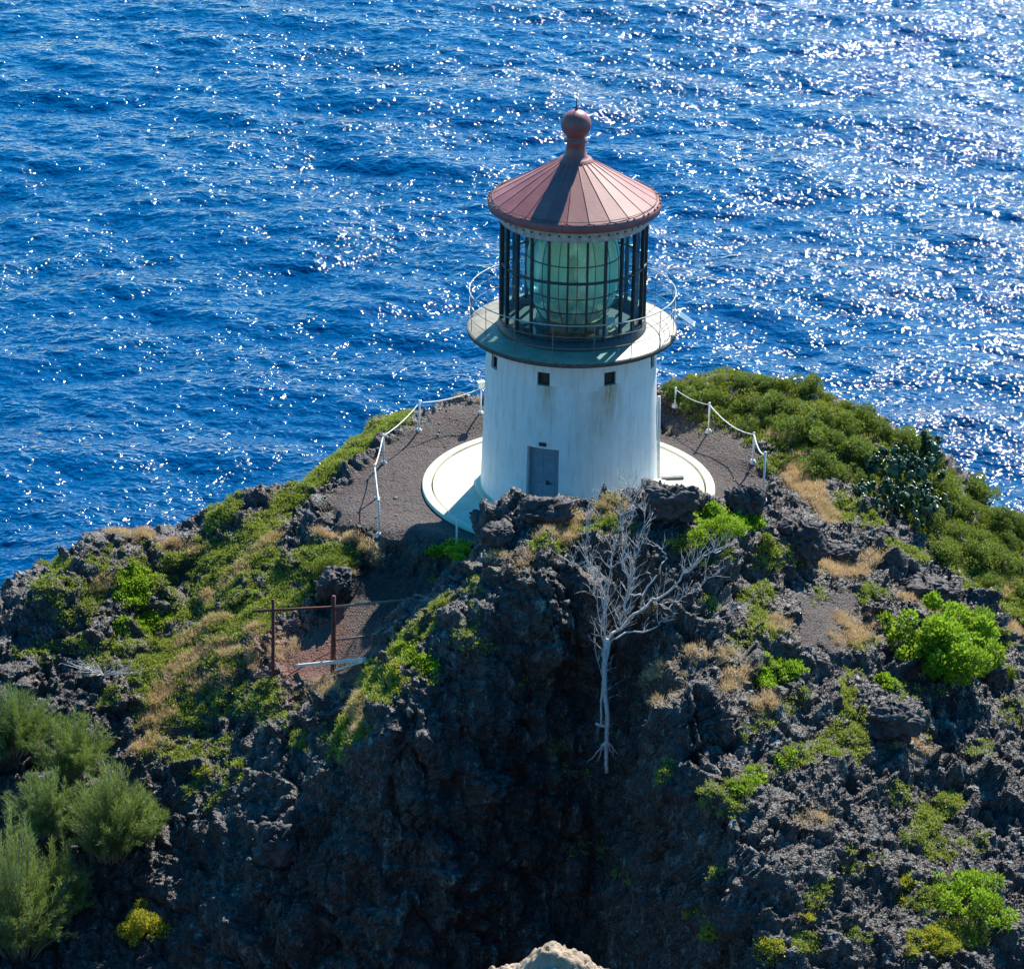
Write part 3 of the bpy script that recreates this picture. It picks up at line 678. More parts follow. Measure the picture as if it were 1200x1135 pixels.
g = MB(); g.lathe([(2.2, 9.10), (2.33, 9.10), (2.36, 9.14), (2.36, 9.42), (2.42, 9.46), (2.42, 9.60), (2.2, 9.60)], 96)
g.build('lantern_head_band', BANDM, LH)
for k in range(48):
    g = MB(); a = R(7.5 * k + 3); g.box(pol(a, 2.365, 9.30), (.07, .02, .05), ax=frame_ax(a)); g.build('vent_hole', BAR, LH)
g = MB(); g.lathe([(.1, 9.55), (2.2, 9.55)], 48); g.build('lantern_ceiling', RAILW, LH); g = MB(); g.lathe([(0.02, 5.62), (2.25, 5.62)], 48); g.build('lantern_floor', DARK, LH)
# lens
g = MB(); prof = []; steps = 46
for i in range(steps + 1):
    z_ = 5.95 + (9.1 - 5.95) * i / steps; key = [(5.95, 1.0), (6.5, 1.34), (6.95, 1.46), (7.95, 1.46), (8.4, 1.36), (9.1, 1.05)]
    r_ = np.interp(z_, [q[0] for q in key], [q[1] for q in key]); prof += [(r_ - .05, z_ - .006), (r_ + .012, z_ + .02)]
g.lathe(prof, 16, sm=False); lens = g.build('fresnel_lens', LENS, LH)
g = MB()
for k in range(16):
    a = R(4 + 22.5 * k); g.tube([pol(a, r_ + .03, z_) for z_, r_ in key], .013, 6)
for z_, r_ in ((6.42, 1.31), (8.0, 1.47), (6.95, 1.48), (9.1, 1.07), (5.95, 1.02)): g.tube([pol(2 * PI * k / 48, r_ + .02, z_) for k in range(48)], .022, 6, True)
g.build('lens_frame', BAR, lens)
g = MB(); prof = []
for i in range(31):
    z_ = 6.15 + 2.6 * i / 30; r_ = .98 - .28 * ((z_ - 7.4) / 1.3) ** 2; prof += [(r_ - .03, z_ - .005), (r_ + .01, z_ + .03)]
g.lathe(prof, 48, sm=False); g.build('brightening_core', LENSC, lens)  # added core, scatters sunlight so the lens looks brighter
g = MB(); g.lathe([(.35, 5.6), (.35, 6.6), (.22, 6.7), (.14, 7.2), (.2, 7.4), (.2, 7.7), (.03, 7.9)], 24); g.build('lamp_stand', BRASS, lens)
g = MB(); g.lathe([(1.15, 5.62), (1.15, 5.9), (.9, 5.93)], 40)
for a, r_, s in ((38, 1.85, .34), (52, 1.7, .28), (-48, 1.8, .3), (-66, 1.7, .26), (20, 1.75, .22)): g.box(pol(R(a), r_, 5.62 + s / 2 + .01), (s, s * .8, s), rz=R(a + 20))
g.build('lens_machinery', BRASS, LH)
for a, r_, z_ in ((44, 1.7, 6.2), (30, 1.9, 5.95), (-40, 1.9, 5.9)):
    g = MB(); g.box(pol(R(a), r_, z_), (.28, .02, .2), ax=frame_ax(R(a - 25))); g.build('instrument_cover', RAILW, LH)
# roof
RE, ZE, RN, ZN = 2.65, 9.76, .40, 11.08
g = MB(); V = []
for k in range(24):
    a = R(-6 + 15 * k); am = a + R(7.5)
    V += [pol(a, RE, ZE), pol(a, RN, ZN)]
g.add(V, [(2 * k, (2 * k + 2) % 48, (2 * k + 3) % 48, 2 * k + 1) for k in range(24)])
g.lathe([(2.3, 9.575), (2.66, 9.50), (2.70, 9.52), (2.70, 9.745), (2.655, 9.77)], 96)
roof = g.build('roof', ROOF, LH)
g = MB()
for k in range(24):
    a = R(-6 + 15 * k); g.tube([pol(a, RE - .02, ZE + .012), pol(a, RN, ZN + .01)], .010, 6)
    for s in (-.05, .05): g.box(pol(a + s, 2.68, ZE + .02), (.035, .05, .06), ax=frame_ax(a))
g.build('roof_seams', ROOF, roof)
g = MB(); g.tube([pol(2 * PI * k / 96, 2.57, ZE + .075) for k in range(96)], .012, 6, True); g.build('roof_wire', RIM, roof)
g = MB(); prof = [(.58, 10.96), (.50, 11.07), (.44, 11.10), (.34, 11.18), (.30, 11.4), (.29, 11.56), (.36, 11.60), (.37, 11.66), (.30, 11.70), (.28, 11.76)]
g.lathe(prof, 40)
g.lathe([(.28, 11.74)] + [(.465 * math.cos(t), 12.14 + .465 * math.sin(t)) for t in np.linspace(-.9, 1.5, 22)] + [(.05, 12.61), (.03, 12.66)], 40)
g.build('vent_ball', ROOF, roof)
g = MB(); g.tube([(0, 0, 12.58), (0, 0, 12.9), (0, 0, 13.45)], [.022, .014, .006], 8); g.build('lightning_rod', BAR, roof)
# solar panel on the gallery rail (hangs on the rail: thing of its own)
p = np.array(pol(R(83), 3.62, 5.98))
sp = thing('solar_panel', p, 'small tilted solar panel fixed outside the gallery railing', 'solar panel')
axp = (np.array([.82, -.1, -.56]), np.array([.1, 1, 0.]), np.array([.56, .05, .82])); axp = tuple(q / np.linalg.norm(q) for q in axp)
g = MB(); g.box((0, 0, 0), (.62, .42, .04), ax=axp); g.build('frame', RAILW, sp)
g = MB(); g.box(axp[2] * .023, (.54, .34, .012), ax=axp); g.build('cell', PANEL, sp)
g = MB(); g.tube([(-.38, .02, -.02), (-.05, 0, -.04)], .02); g.tube([(-.38, .02, .4), (-.1, 0, 0)], .015); g.build('bracket', RAILD, sp)
# plank on the slab
g = MB(); g.box((0, 0, .04), (.85, .16, .07), rz=R(8)); pk = g.build('plank', simple('grey_plank', (.18, .17, .15), .8, 0, .4, 8), None, (3.35, .55, .03)); tag(pk, 'short grey plank lying on the sunlit slab right of the tower', 'plank')
# white downpipe at the right of the tower
g = MB(); g.tube([pol(R(88), 2.93, .06), pol(R(88), 2.88, 1.4), pol(R(88), 2.84, 3.2)], .05, 10); g.build('downpipe', RAILW, LH)
g = MB(); g.box(pol(R(62), 3.12, .36), (.8, .30, .66), ax=frame_ax(R(62))); g.box(pol(R(62), 3.12, .70), (.86, .36, .05), ax=frame_ax(R(62))); g.build('side_box', WHITE, LH)

# ------------------------------------------------------------------ chain fences
FEET = simple('white_footing', (.62, .60, .55), .8, 0, .3, 9, .01)
def fence(name, label, pts, links, hgt=1.0):
    bases = [spot(*p[:2]) for p in pts]
    root = thing(name, bases[0], label, 'fence'); o0 = np.array(bases[0]); tops = []
    for (px, py, h_, lean), b_ in zip(pts, bases):
        q = b_ - o0; t = q + np.array([lean, 0, h_])
        g = MB(); g.tube([q - [0, 0, .15], t], .032, 8); g.lathe([(.032, 0), (.045, .01), (.04, .04), (.001, .05)], 8); 
        for i in range(len(g.v) - 32, len(g.v)): g.v[i] = tuple(np.array(g.v[i]) + t)
        g.build('post', RAILW, root)
        g = MB(); V = []; 
        g.lathe([(.001, .07), (.07, .065), (.10, .03), (.13, -.08)], 6, c=(q[0], q[1])); g.v = [(x, y, z + q[2]) for x, y, z in g.v]; g.build('footing', FEET, root)
        tops.append(t)
    for i, j, sag, r_ in links:
        a = tops[i]; c = tops[j]; g = MB()
        P = [a + (c - a) * t - np.array([0, 0, 4 * sag * t * (1 - t) + .04]) for t in np.linspace(0, 1, 14)]
        g.tube(P, r_, 6); g.build('chain', RAILW, root)
    return root
fence('chain_fence', 'white post and chain fence along the left edge of the gravel terrace',
      [(566,480,.95,0),(491,500,1.05,.02),(453,538,1.0,-.02),(438,580,1.15,-.07),(441,622,1.15,0)], [(0,1,.12,.018),(1,2,.12,.02),(2,3,.1,.02),(3,4,.02,.02)])
fence('chain_fence', 'white post and chain fence on the bushy right edge of the terrace',
      [(790,477,.6,0),(829,501,1.0,0),(886,537,1.0,0),(898,582,1.45,0)], [(0,1,.1,.012),(1,2,.22,.018),(2,3,.2,.022)])
fence('rail_post', 'lone thin white post in the tower shadow at the edge of the slab', [(534,634,.95,0)], [])['category'] = 'post'
p = spot(566, 480) + np.array([0, 0, .95])
g = MB(); g.box((0, 0, .09), (.22, .16, .2), rz=.3); g.box((0, 0, .2), (.26, .2, .03), rz=.3); tag(g.build('light_box', RAILW, None, p), 'small white box on top of the fence post beside the tower', 'box')
# rusty gate
RUST = simple('rusted_steel', (.13, .04, .03), .85, 0, .5, 10, .006); RUSTL = simple('pale_pipe', (.26, .15, .11), .6, 0, .4, 10)
PAINTW = simple('pale_board', (.62, .58, .52), .7, 0, .2, 6)
YG = -8.9
def gp(px, py): return at_y(px, py, YG)
go = gp(390, 795); gate = thing('gate', go, 'rusty brown pipe gate frame with wire mesh standing across the path', 'gate')
def gt(name, pts, r_, m_):
    g = MB(); g.tube([gp(*q) - go for q in pts], r_, 8); return g.build(name, m_, gate)
gt('post', [(320,702),(320,760),(319,830)], .05, RUST); gt('post', [(391,698),(390,760),(389,805)], .06, RUST)
gt('top_rail', [(296,716),(391,711)], .042, RUST); gt('top_rail', [(391,711),(440,706),(492,702)], .042, RUSTL)
gt('middle_rail', [(391,750),(432,745)], .035, RUSTL); gt('lower_rail', [(297,794),(391,790)], .038, RUST); gt('lower_rail', [(391,786),(428,782)], .025, RUSTL)
gt('brace', [(325,818),(391,796)], .03, RUST); gt('brace', [(322,800),(360,778),(391,762)], .018, RUST); gt('brace', [(322,830),(350,806),(372,800)], .022, RUST); gt('brace', [(393,712),(393,786)], .014, RUST)
g = MB()
for s in (1, -1):
    for k in range(-30, 60):
        x0_ = 392 + k * 3.2
        P = []
        for t in np.linspace(0, 1, 30):
            px = x0_ + (t if s > 0 else 1 - t) * 45 * 1; py = 708 + t * 76
            lim = 488 - (py - 706) * .8
            if 393 < px < lim: P.append(gp(px, py) - go)
        if len(P) > 2: g.tube([P[0], P[-1]], .0035, 4)
g.build('wire_mesh', RUST, gate)
def along(p1, p2, w, h_, name, m_, label, cat):
    a, c = spot(*p1), spot(*p2); mid_ = (a + c) / 2; ln = np.linalg.norm(c - a); u = (c - a) / ln; s = np.cross(u, [0, 0, 1]); s /= np.linalg.norm(s)
    g = MB(); g.box((0, 0, 0), (ln, w, h_), ax=(u, s, np.cross(s, u))); return tag(g.build(name, m_, None, mid_ + np.array([0, 0, .14])), label, cat)
along((346,781), (424,774), .10, .09, 'board', PAINTW, 'long pale board lying across the path behind the gate', 'board')
along((392,786), (424,779), .16, .06, 'board', PAINTW, 'short pale board lying just below the longer one by the gate', 'board')

# ------------------------------------------------------------------ boulders
BOULD = simple('boulder_basalt', (.055, .05, .053), .75, 0, .7, 3, .05, 9); BEIGE = simple('beige_rock', (.36, .27, .185), .85, 0, .5, 5, .05, 14)
def boulder(c, size, seed, name, m_, label, sink=.3, n=56, amp=1.):
    u = np.linspace(0, 2 * PI, 2 * n, endpoint=False); t = np.linspace(.02, PI - .02, n); U, T = np.meshgrid(u, t, indexing='ij')
    P = np.stack([np.cos(U) * np.sin(T), np.sin(U) * np.sin(T), np.cos(T)], -1).reshape(-1, 3)
    P = np.sign(P) * np.abs(P) ** .8; q = P + seed * 7.3
    P = P * (1 + amp * (.30 * facets(q, 1.1, seed) + .15 * facets(q, 2.7, seed + 9) + .06 * facets(q, 6.5, seed + 19) + .03 * billow(q, 3, 3, seed)))[:, None] * np.array(size)
    ii = np.arange(2 * n * n).reshape(2 * n, n); jn = np.roll(ii, -1, 0)
    Qs = np.stack([ii[:, :-1], jn[:, :-1], jn[:, 1:], ii[:, 1:]], -1).reshape(-1, 4)[:, ::-1]
    o = np_mesh(name, P, Qs, m_); o.location = [float(x) for x in (np.array(c) + [0, 0, size[2] * (1 - 2 * sink)])]
    return tag(o, label, 'rock')
BL = [((397,690), (.55,.5,.55), 'black boulder with a pale streak beside the gravel path', BOULD),
      ((940,640), (.75,.6,.65), 'black square block right of the dry orange grass strip', BOULD),
      ((985,650), (.55,.4,.28), 'flat black slab above the patch of dry grass', BOULD),
      ((1085,700), (.95,.6,.42), 'broad grey boulder above the bright green bush', BOULD),
      ((1165,800), (.42,.4,.5), 'pointed dark rock at the right foot of the bright bush', BOULD),
      ((872,596), (.55,.4,.5), 'jagged black rock standing before the right end of the slab', BOULD),
      ((780,592), (.75,.45,.5), 'black jagged rock in front of the tower base above the dead tree', BOULD),
      ((585,628), (.45,.4,.3), 'grey rock at the left end of the crag beside the slab', BOULD),
      ((1045,850), (.7,.5,.5), 'large grey rock below the bright green bush', BOULD),
      ((640,600), (.7,.5,.35), 'low black rock on the crag under the door', BOULD),
      ((85,1045), (.5,.5,.35), 'pale brown bare rock between the feathery shrubs', BEIGE),
      ((330,1000), (.6,.5,.6), 'dark bulging rock on the shaded lower cliff', BOULD)]
for i, (pp, s, lb, m_) in enumerate(BL): boulder(spot(*pp), s, i + 1, 'boulder', m_, lb)
pb = CAM + ray(646, 1166) * 34.0
u = np.linspace(-1, 1, 150); UX, UY = np.meshgrid(u * 1.5, u * 1.5, indexing='ij')
hz = .60 * np.exp(-((UX + .12) / .42) ** 2 - (UY / .5) ** 2) + .50 * np.exp(-((UX - .46) / .42) ** 2 - ((UY + .05) / .55) ** 2) - .27 * (UX ** 2 + UY ** 2) ** 1.0
RP = np.stack([UX, UY, hz], -1).reshape(-1, 3)
RP[:, 2] += .05 * facets(RP, 2.6, 5) + .035 * facets(RP, 7, 8) + .05 * billow(RP, 3.2, 4, 4)
ii = np.arange(150 * 150).reshape(150, 150)
ro = np_mesh('boulder', RP, np.stack([ii[:-1, :-1], ii[1:, :-1], ii[1:, 1:], ii[:-1, 1:]], -1).reshape(-1, 4), BEIGE, smooth=True)
ro.location = [float(q) for q in pb]; ro.scale = (.92, 1.1, 1); tag(ro, 'beige sunlit rock with two humps poking into the bottom of the picture', 'rock')

# ------------------------------------------------------------------ vegetation
def unit(a): return a / (np.linalg.norm(a, axis=-1, keepdims=True) + 1e-9)
def leaves(C, D, ln, wd_, r_):
    """diamond leaves: centre C, direction D, lengths, widths"""
    n_ = len(C); S = unit(np.cross(D, r_.normal(size=(n_, 3)))); ln = np.asarray(ln).reshape(-1, 1) * np.ones((n_, 1)); wd_ = np.asarray(wd_).reshape(-1, 1) * np.ones((n_, 1))
    V = np.stack([C, C + D * ln * .5 + S * wd_ * .5, C + D * ln, C + D * ln * .5 - S * wd_ * .5], 1).reshape(-1, 3)
    return V, np.arange(n_ * 4).reshape(-1, 4)
cell = np.zeros(len(P0)); 
areaq = np.linalg.norm(np.cross(np.gradient(Pd, axis=0), np.gradient(Pd, axis=1)), axis=-1).ravel()
clump = fbm(P1[gsel], 1.3, 3, 123); clump2 = fbm(P1[gsel], 5.0, 2, 133)
def scatter(kind, field, count, mat_, ln, wd_, upb, label, cat, seed, thr=.0):
    r_ = np.random.default_rng(seed)
    w = np.clip(field - .16 + clump * .85 + clump2 * .5, 0, 1) * np.clip(field * 4, 0, 1) * areaq[gsel] * sstep(.05, .3, N1[gsel][:, 2])
    if w.sum() == 0: return
    tuft = r_.choice(gsel, size=count // 14, p=w / w.sum())
    c = np.repeat(P1[tuft], 14, 0); nr = np.repeat(N1[tuft], 14, 0); k_ = len(c)
    c = c + r_.normal(size=(k_, 3)) * np.array([.05, .05, .02]) + nr * r_.uniform(-.01, .09, (k_, 1)) * upb
    D = unit(r_.normal(size=(k_, 3)) * .8 + nr * .6 + np.array([0, 0, upb]))
    V, Qs = leaves(c, D, r_.uniform(ln[0], ln[1], k_), r_.uniform(wd_[0], wd_[1], k_), r_)
    tn_ = np.clip(np.repeat(r_.uniform(0, 1, len(tuft)), 14) * .6 + r_.uniform(0, .4, k_), 0, 1)
    o = np_mesh(kind, V, Qs, mat_, tone=np.repeat(tn_, 4)); return tag(o, label, cat, kind='stuff')
tall = np.maximum(gn, .8 * th)
scatter('ground_cover', gn, 300000, GREEN, (.04, .10), (.022, .045), .5, 'low green and olive plants covering the rocky slopes', 'ground cover', 1)
scatter('leafy_ground_cover', bn, 34000, BRIGHT, (.05, .12), (.03, .06), .6, 'brighter green leafy plants in patches on the rock', 'ground cover', 2)
scatter('dry_grass', tn * .86, 105000, TAN, (.08, .20), (.008, .016), .9, 'dry tan and orange grass in tufts on the slopes', 'grass', 3)
scatter('yellow_ground_cover', yn, 12000, YELL, (.05, .1), (.02, .045), .6, 'yellow green low plants on the lower right cliff', 'ground cover', 4)
scatter('thicket_undergrowth', th, 60000, DARKG, (.06, .14), (.02, .045), .8, 'olive undergrowth filling the gaps between the ridge bushes', 'undergrowth', 5)
# loose stones
r_ = np.random.default_rng(12)
w = (areaq[gsel] * sstep(.15, .5, N1[gsel][:, 2]) * (.25 + (1 - soil)) * (1 - slabm)); ns = 42000
tk = r_.choice(gsel, size=ns, p=w / w.sum()); cc_ = P1[tk]; sz = np.minimum(.018 + r_.exponential(.026, ns), .17) * np.where(aG[tk] > .5, .55, 1)
ov_ = np.array([(1,1,1),(1,1,-1),(1,-1,1),(1,-1,-1),(-1,1,1),(-1,1,-1),(-1,-1,1),(-1,-1,-1)], float) * .6
oq = np.array([(0,2,3,1),(4,5,7,6),(0,1,5,4),(2,6,7,3),(0,4,6,2),(1,3,7,5)])
V = cc_[:, None] + (ov_[None] * r_.uniform(.45, 1.2, (ns, 8, 3))) * sz[:, None, None] * np.array([1.2, 1, .75])
an = r_.uniform(0, 6.28, ns)
Vl = V - cc_[:, None]; V = np.stack([Vl[..., 0] * np.cos(an)[:, None] - Vl[..., 1] * np.sin(an)[:, None], Vl[..., 0] * np.sin(an)[:, None] + Vl[..., 1] * np.cos(an)[:, None], Vl[..., 2] + Vl[..., 0] * .3], -1) + cc_[:, None]
st = np_mesh('loose_stones', V.reshape(-1, 3), (oq[None] + 8 * np.arange(ns)[:, None, None]).reshape(-1, 4), simple('loose_stone', (.075, .066, .066), .65, 0, .8, 7))
tag(st, 'loose dark stones and rubble scattered over gravel and rock', 'stones', kind='stuff')

def bush_np(seed, rx, rz, nl, ln, wd_, lumps=26, up=.5, hollow=.55, ls_k=1.):
    r_ = np.random.default_rng(seed)
    lp = unit(r_.normal(size=(lumps, 3))); lp[:, 2] = np.abs(lp[:, 2]) * .9; rr = r_.uniform(.25, .95, (lumps, 1)); lp = lp * rr * np.array([rx, rx, rz])
    ls = r_.uniform(.10, .34, lumps) * rx * ls_k
    k_ = r_.choice(lumps, nl, p=ls ** 2 / (ls ** 2).sum()); dr = unit(r_.normal(size=(nl, 3)))
    c = lp[k_] + dr * (ls[k_] * r_.uniform(hollow, 1.05, nl) ** .6)[:, None]; c[:, 2] = np.maximum(c[:, 2], -.1)
    D = unit(dr * .7 + r_.normal(size=(nl, 3)) * .6 + np.array([0, 0, up]))
    V, Qs = leaves(c, D, r_.uniform(ln[0], ln[1], nl), r_.uniform(wd_[0], wd_[1], nl), r_)
    lt = r_.uniform(0, 1, lumps)[k_] * .6 + r_.uniform(0, .4, nl)
    return V, Qs, np.repeat(lt, 4), lp
def bush(seed, rx, rz, nl, ln, wd_, mat_, stemmat=TWIG, **kw):
    V, Qs, t, lp = bush_np(seed, rx, rz, nl, ln, wd_, **kw)
    root = bpy.data.objects.new('bush', None); COL.objects.link(root)
    np_mesh('foliage', V, Qs, mat_, root, tone=t)
    g = MB()
    for q in lp: g.tube([(0, 0, -.15), q * .4 + np.array([0, 0, .05]), q, q * (1.0 + .38 * ((abs(q[0]) * 37) % 1)) + np.array([0, 0, .1])], [.03, .018, .008, .004], 5)
    g.build('stems', stemmat, root)
    return root
def dup(root):
    r2 = root.copy(); COL.objects.link(r2)
    for ch in root.children: c2 = ch.copy(); COL.objects.link(c2); c2.parent = r2
    return r2
protos = [bush(200 + i, .75, .75, 4200, (.05, .11), (.022, .045), DARKG) for i in range(3)]
used = [False] * 3
RB = [(790,448),(815,440),(842,437),(868,438),(895,440),(922,442),(948,448),(972,458),(996,470),(806,462),(838,458),(870,462),(902,466),(934,470),(962,480),(990,494),(1018,488),(1042,500),
      (880,490),(912,492),(946,500),(975,515),(1000,525),(960,538),(1068,512),(1092,530),(1010,550),(985,548),(1116,552),(1095,565),(1130,590),(1150,575),(1170,598),(1120,615),(1150,620),(1180,625),(1196,612),
      (1105,640),(1135,645),(1165,650),(1192,655),(1195,690),(1160,675),(930,530),(856,478),(1085,600)]
for i, (px, py) in enumerate(RB):
    k_ = i % 3; o = protos[k_] if not used[k_] else dup(protos[k_]); used[k_] = True
    s = .6 + .7 * random.random()
    if py < 470: s *= .85
    o.location = spot(px, py + 8) + np.array([0, 0, -.05]); o.rotation_euler = (0, 0, random.random() * 6.28); o.scale = (s, s, s * (.8 + .3 * random.random()))
    o.name = 'bush'
    if px < 960 and py < 470: lb = 'olive green bush on the skyline of the ridge right behind the tower'
    elif px < 1000: lb = 'olive green bush on the near side of the ridge beside the chain fence'
    elif py < 560: lb = 'dark green bush on the ridge top around the cactus'
    else: lb = 'green bush on the slope falling to the right below the cactus'
    tag(o, lb, 'bush', 'bushes crowding the right ridge')
# named shrubs
def single(px, py, seed, rx, rz, nl, ln, wd_, m_, label, **kw):
    o = bush(seed, rx, rz, nl, ln, wd_, m_, **kw); o.location = spot(px, py) + np.array([0, 0, -.05]); tag(o, label, 'bush'); return o
single(1104, 757, 300, 2.1, 1.35, 18000, (.08, .17), (.05, .09), BRIGHT, 'large vivid green bush on the right below the grey boulder', lumps=60, ls_k=.62)
single(1040, 795, 301, .5, .4, 1300, (.07, .14), (.04, .08), BRIGHT, 'small vivid green bush at the left foot of the large one', lumps=12)
single(165, 1088, 302, 1.05, .8, 5200, (.05, .1), (.025, .05), YELL, 'yellow flowering low bush at the lower left', lumps=26, ls_k=.7)
single(1135, 1050, 303, 1.4, .6, 5200, (.07, .15), (.03, .06), BRIGHT, 'leafy green bush low on the right cliff', lumps=34, ls_k=.6)
single(1180, 790, 304, .6, .5, 2000, (.07, .13), (.03, .05), DARKG, 'dark green bush at the right edge beside the pointed rock', lumps=12)
single(380, 662, 305, .9, .6, 4200, (.05, .1), (.025, .045), DARKG, 'dark green bush on the bank left of the gravel path', lumps=20)
single(845, 622, 306, .9, .45, 3600, (.06, .12), (.025, .05), BRIGHT, 'green bush on the crag behind the dead tree', lumps=18)
single(530, 650, 307, .55, .25, 1500, (.06, .12), (.03, .06), BRIGHT, 'small fresh green bush on the ledge below the slab', lumps=12)
single(900, 640, 308, .5, .3, 1400, (.05, .1), (.025, .05), GREEN, 'olive green bush on the rocks left of the black block', lumps=10)
# feathery shrubs lower left
def feathery(px, py, seed, rad_, hgt, nb, label):
    r_ = np.random.default_rng(seed); b0 = spot(px, py)
    root = thing('feathery_shrub', b0, label, 'shrub'); g = MB(); C = []; Dd = []; T = []
    for k in range(nb):
        a = r_.uniform(0, 6.28); q = r_.uniform(0, 1) ** .6; tip = np.array([math.cos(a) * q * rad_, math.sin(a) * q * rad_, hgt * (1.05 - .55 * q) * r_.uniform(.45, 1.1)])
        st_ = np.array([math.cos(a), math.sin(a), 0]) * q * rad_ * .25; P = [st_ + (tip - st_) * t + np.array([0, 0, .25 * hgt * t * (1 - t)]) + r_.normal(size=3) * .02 for t in np.linspace(0, 1, 6)]
        if k % 3 == 0: g.tube(P, [.026, .02, .016, .012, .008, .004], 4)
        tone = r_.uniform(0, .7)
        for t in np.linspace(.22, 1, 46):
            i = min(int(t * 5), 4); p = P[i] + (P[i + 1] - P[i]) * (t * 5 - i); dd = unit((P[i + 1] - P[i])[None])[0]
            for _ in range(3): C.append(p + r_.normal(size=3) * .035); Dd.append(dd * .9 + r_.normal(size=3) * .45 + np.array([0, 0, .25])); T.append(tone + r_.uniform(0, .3))
    g.build('stems', GREYT, root)
    C = np.array(C); V, Qs = leaves(C, unit(np.array(Dd)), r_.uniform(.12, .26, len(C)), r_.uniform(.009, .018, len(C)), r_)
    np_mesh('foliage', V, Qs, IRON, root, tone=np.repeat(T, 4)); return root
for px, py, sd, rr_, hh, nb, lb in ((20, 880, 401, 1.5, 2.3, 150, 'feathery blue green shrub at the left edge, highest of the clump'), (85, 905, 405, 1.2, 2.2, 120, 'feathery green shrub second from the left edge, high in the clump'),
    (128, 1010, 402, 1.35, 3.4, 200, 'tall feathery blue green shrub standing in the middle of the left clump'), (172, 985, 404, .7, 1.8, 80, 'small feathery shrub at the right side of the left clump'),
    (20, 1120, 403, 1.7, 4.6, 260, 'tall feathery light green shrub in the lower left corner'), (75, 1080, 406, 1.0, 2.6, 110, 'feathery light green shrub beside the tall one in the lower left corner'),
    (60, 980, 407, 1.2, 2.2, 120, 'dark feathery shrub filling the gap in the left clump')): feathery(px, py, sd, rr_, hh, nb, lb)
# prickly pear
def cactus(px, py, seed, npad, spread, label):
    r_ = np.random.default_rng(seed); root = thing('prickly_pear', spot(px, py), label, 'cactus'); nb_ = max(4, npad // 11); pads = []; D_ = [([], [], []) for _ in range(nb_)]
    for k in range(npad):
        if k < nb_: c = np.array([r_.uniform(-spread, spread), r_.uniform(-spread * .7, spread * .7), .0]); lv = 0; gi = k
        else:
            c, lv, gi = pads[r_.integers(len(pads))]
            if lv > 3: continue
        V, Qs, T = D_[gi]; base_ = len(V)
        nrm = unit(np.array([[r_.normal(), r_.normal(), r_.normal() * .35]]))[0]
        up = unit(np.array([[r_.normal() * .6, r_.normal() * .6, 1.]]))[0]; up = up - nrm * (up @ nrm); up /= np.linalg.norm(up); sd = np.cross(nrm, up)
        L_ = r_.uniform(.20, .34); w_ = L_ * .38; t0_ = r_.uniform(0, 1)
        for e_ in (0, 1, 2):
            for j in range(10):
                q = 2 * PI * j / 10; rr = 1.0 if e_ == 1 else .8
                V.append(c + up * (L_ * .5 + L_ * .5 * rr * math.cos(q)) + sd * w_ * rr * math.sin(q) * (1 + .2 * math.cos(q)) + nrm * (e_ - 1) * .02); T.append(t0_)
        for e_ in (0, 1):
            for j in range(10): Qs.append([base_ + e_ * 10 + j, base_ + e_ * 10 + (j + 1) % 10, base_ + (e_ + 1) * 10 + (j + 1) % 10, base_ + (e_ + 1) * 10 + j])
        for e_ in (0, 2):
            o_ = base_ + e_ * 10
            for q4 in ((0, 1, 9, 9), (1, 2, 8, 9), (2, 3, 7, 8), (3, 4, 6, 7), (4, 5, 5, 6)):
                if len(set(q4)) == 4: Qs.append([o_ + i for i in q4])
            Qs.append([o_ + 0, o_ + 1, o_ + 9, o_ + 0][:3] + [o_ + 0]) if False else None
        pads.append((c + up * L_ * .92, lv + 1, gi))
    for V, Qs, T in D_: np_mesh('pad_cluster', np.array(V), np.array(Qs), CACT, root, tone=T)
    return root
cactus(1045, 555, 501, 320, 1.5, 'sprawling prickly pear cactus among the ridge bushes, upper part by the sea')
cactus(1055, 600, 502, 300, 1.5, 'lower dark prickly pear cactus above the black rocks')
cactus(1085, 530, 503, 80, .5, 'small prickly pear cactus at the ridge edge beside the sea')

# dead tree ----------------------------------------------------------
rt = np.random.default_rng(77); 
tb = spot(711, 880); tb[1] -= .05
dt = thing('dead_tree', tb, 'bare grey dead tree with spreading twigs against the dark cliff', 'tree')
def tp(px, py, back=0.): # point in the tree's own standing plane, leaning with the cliff
    Y = tb[1] + (880 - py) * .0050 - .45 + back
    return at_y(px, py, Y) - tb
def wob(P, amt, n_=5):
    out = []
    for i in range(len(P) - 1):
        for t in np.linspace(0, 1, n_, endpoint=False): out.append(P[i] + (P[i + 1] - P[i]) * t + (rt.normal(size=3) * amt if (i or t) else 0))
    out.append(P[-1]); return out
def twigs(g, P, r0, depth, cnt, ln, updir):
    P = np.array(P); m_ = len(P)
    for _ in range(cnt):
        i = rt.integers(int(m_ * .15), m_); d0 = P[min(i + 1, m_ - 1)] - P[max(i - 1, 0)]; d0 = d0 / (np.linalg.norm(d0) + 1e-6)
        D_ = d0 * .6 + rt.normal(size=3) * np.array([.5, .35, .4]) + np.array(updir) * .6; D_ /= np.linalg.norm(D_); l_ = ln * rt.uniform(.5, 1.2)
        bend = rt.normal(size=3) * .18
        Q_ = [P[i] + D_ * l_ * t + bend * l_ * t * t for t in np.linspace(0, 1, 5)]
        g.tube(Q_, [r0 * (1 - .75 * t) for t in np.linspace(0, 1, 5)], 4)
        if depth: twigs(g, Q_, r0 * .6, depth - 1, 4, ln * .6, updir)
g = MB(); TR = wob([tp(711,905), tp(711,880), tp(712,850), tp(709,800), tp(708,765), tp(711,748)], .012)
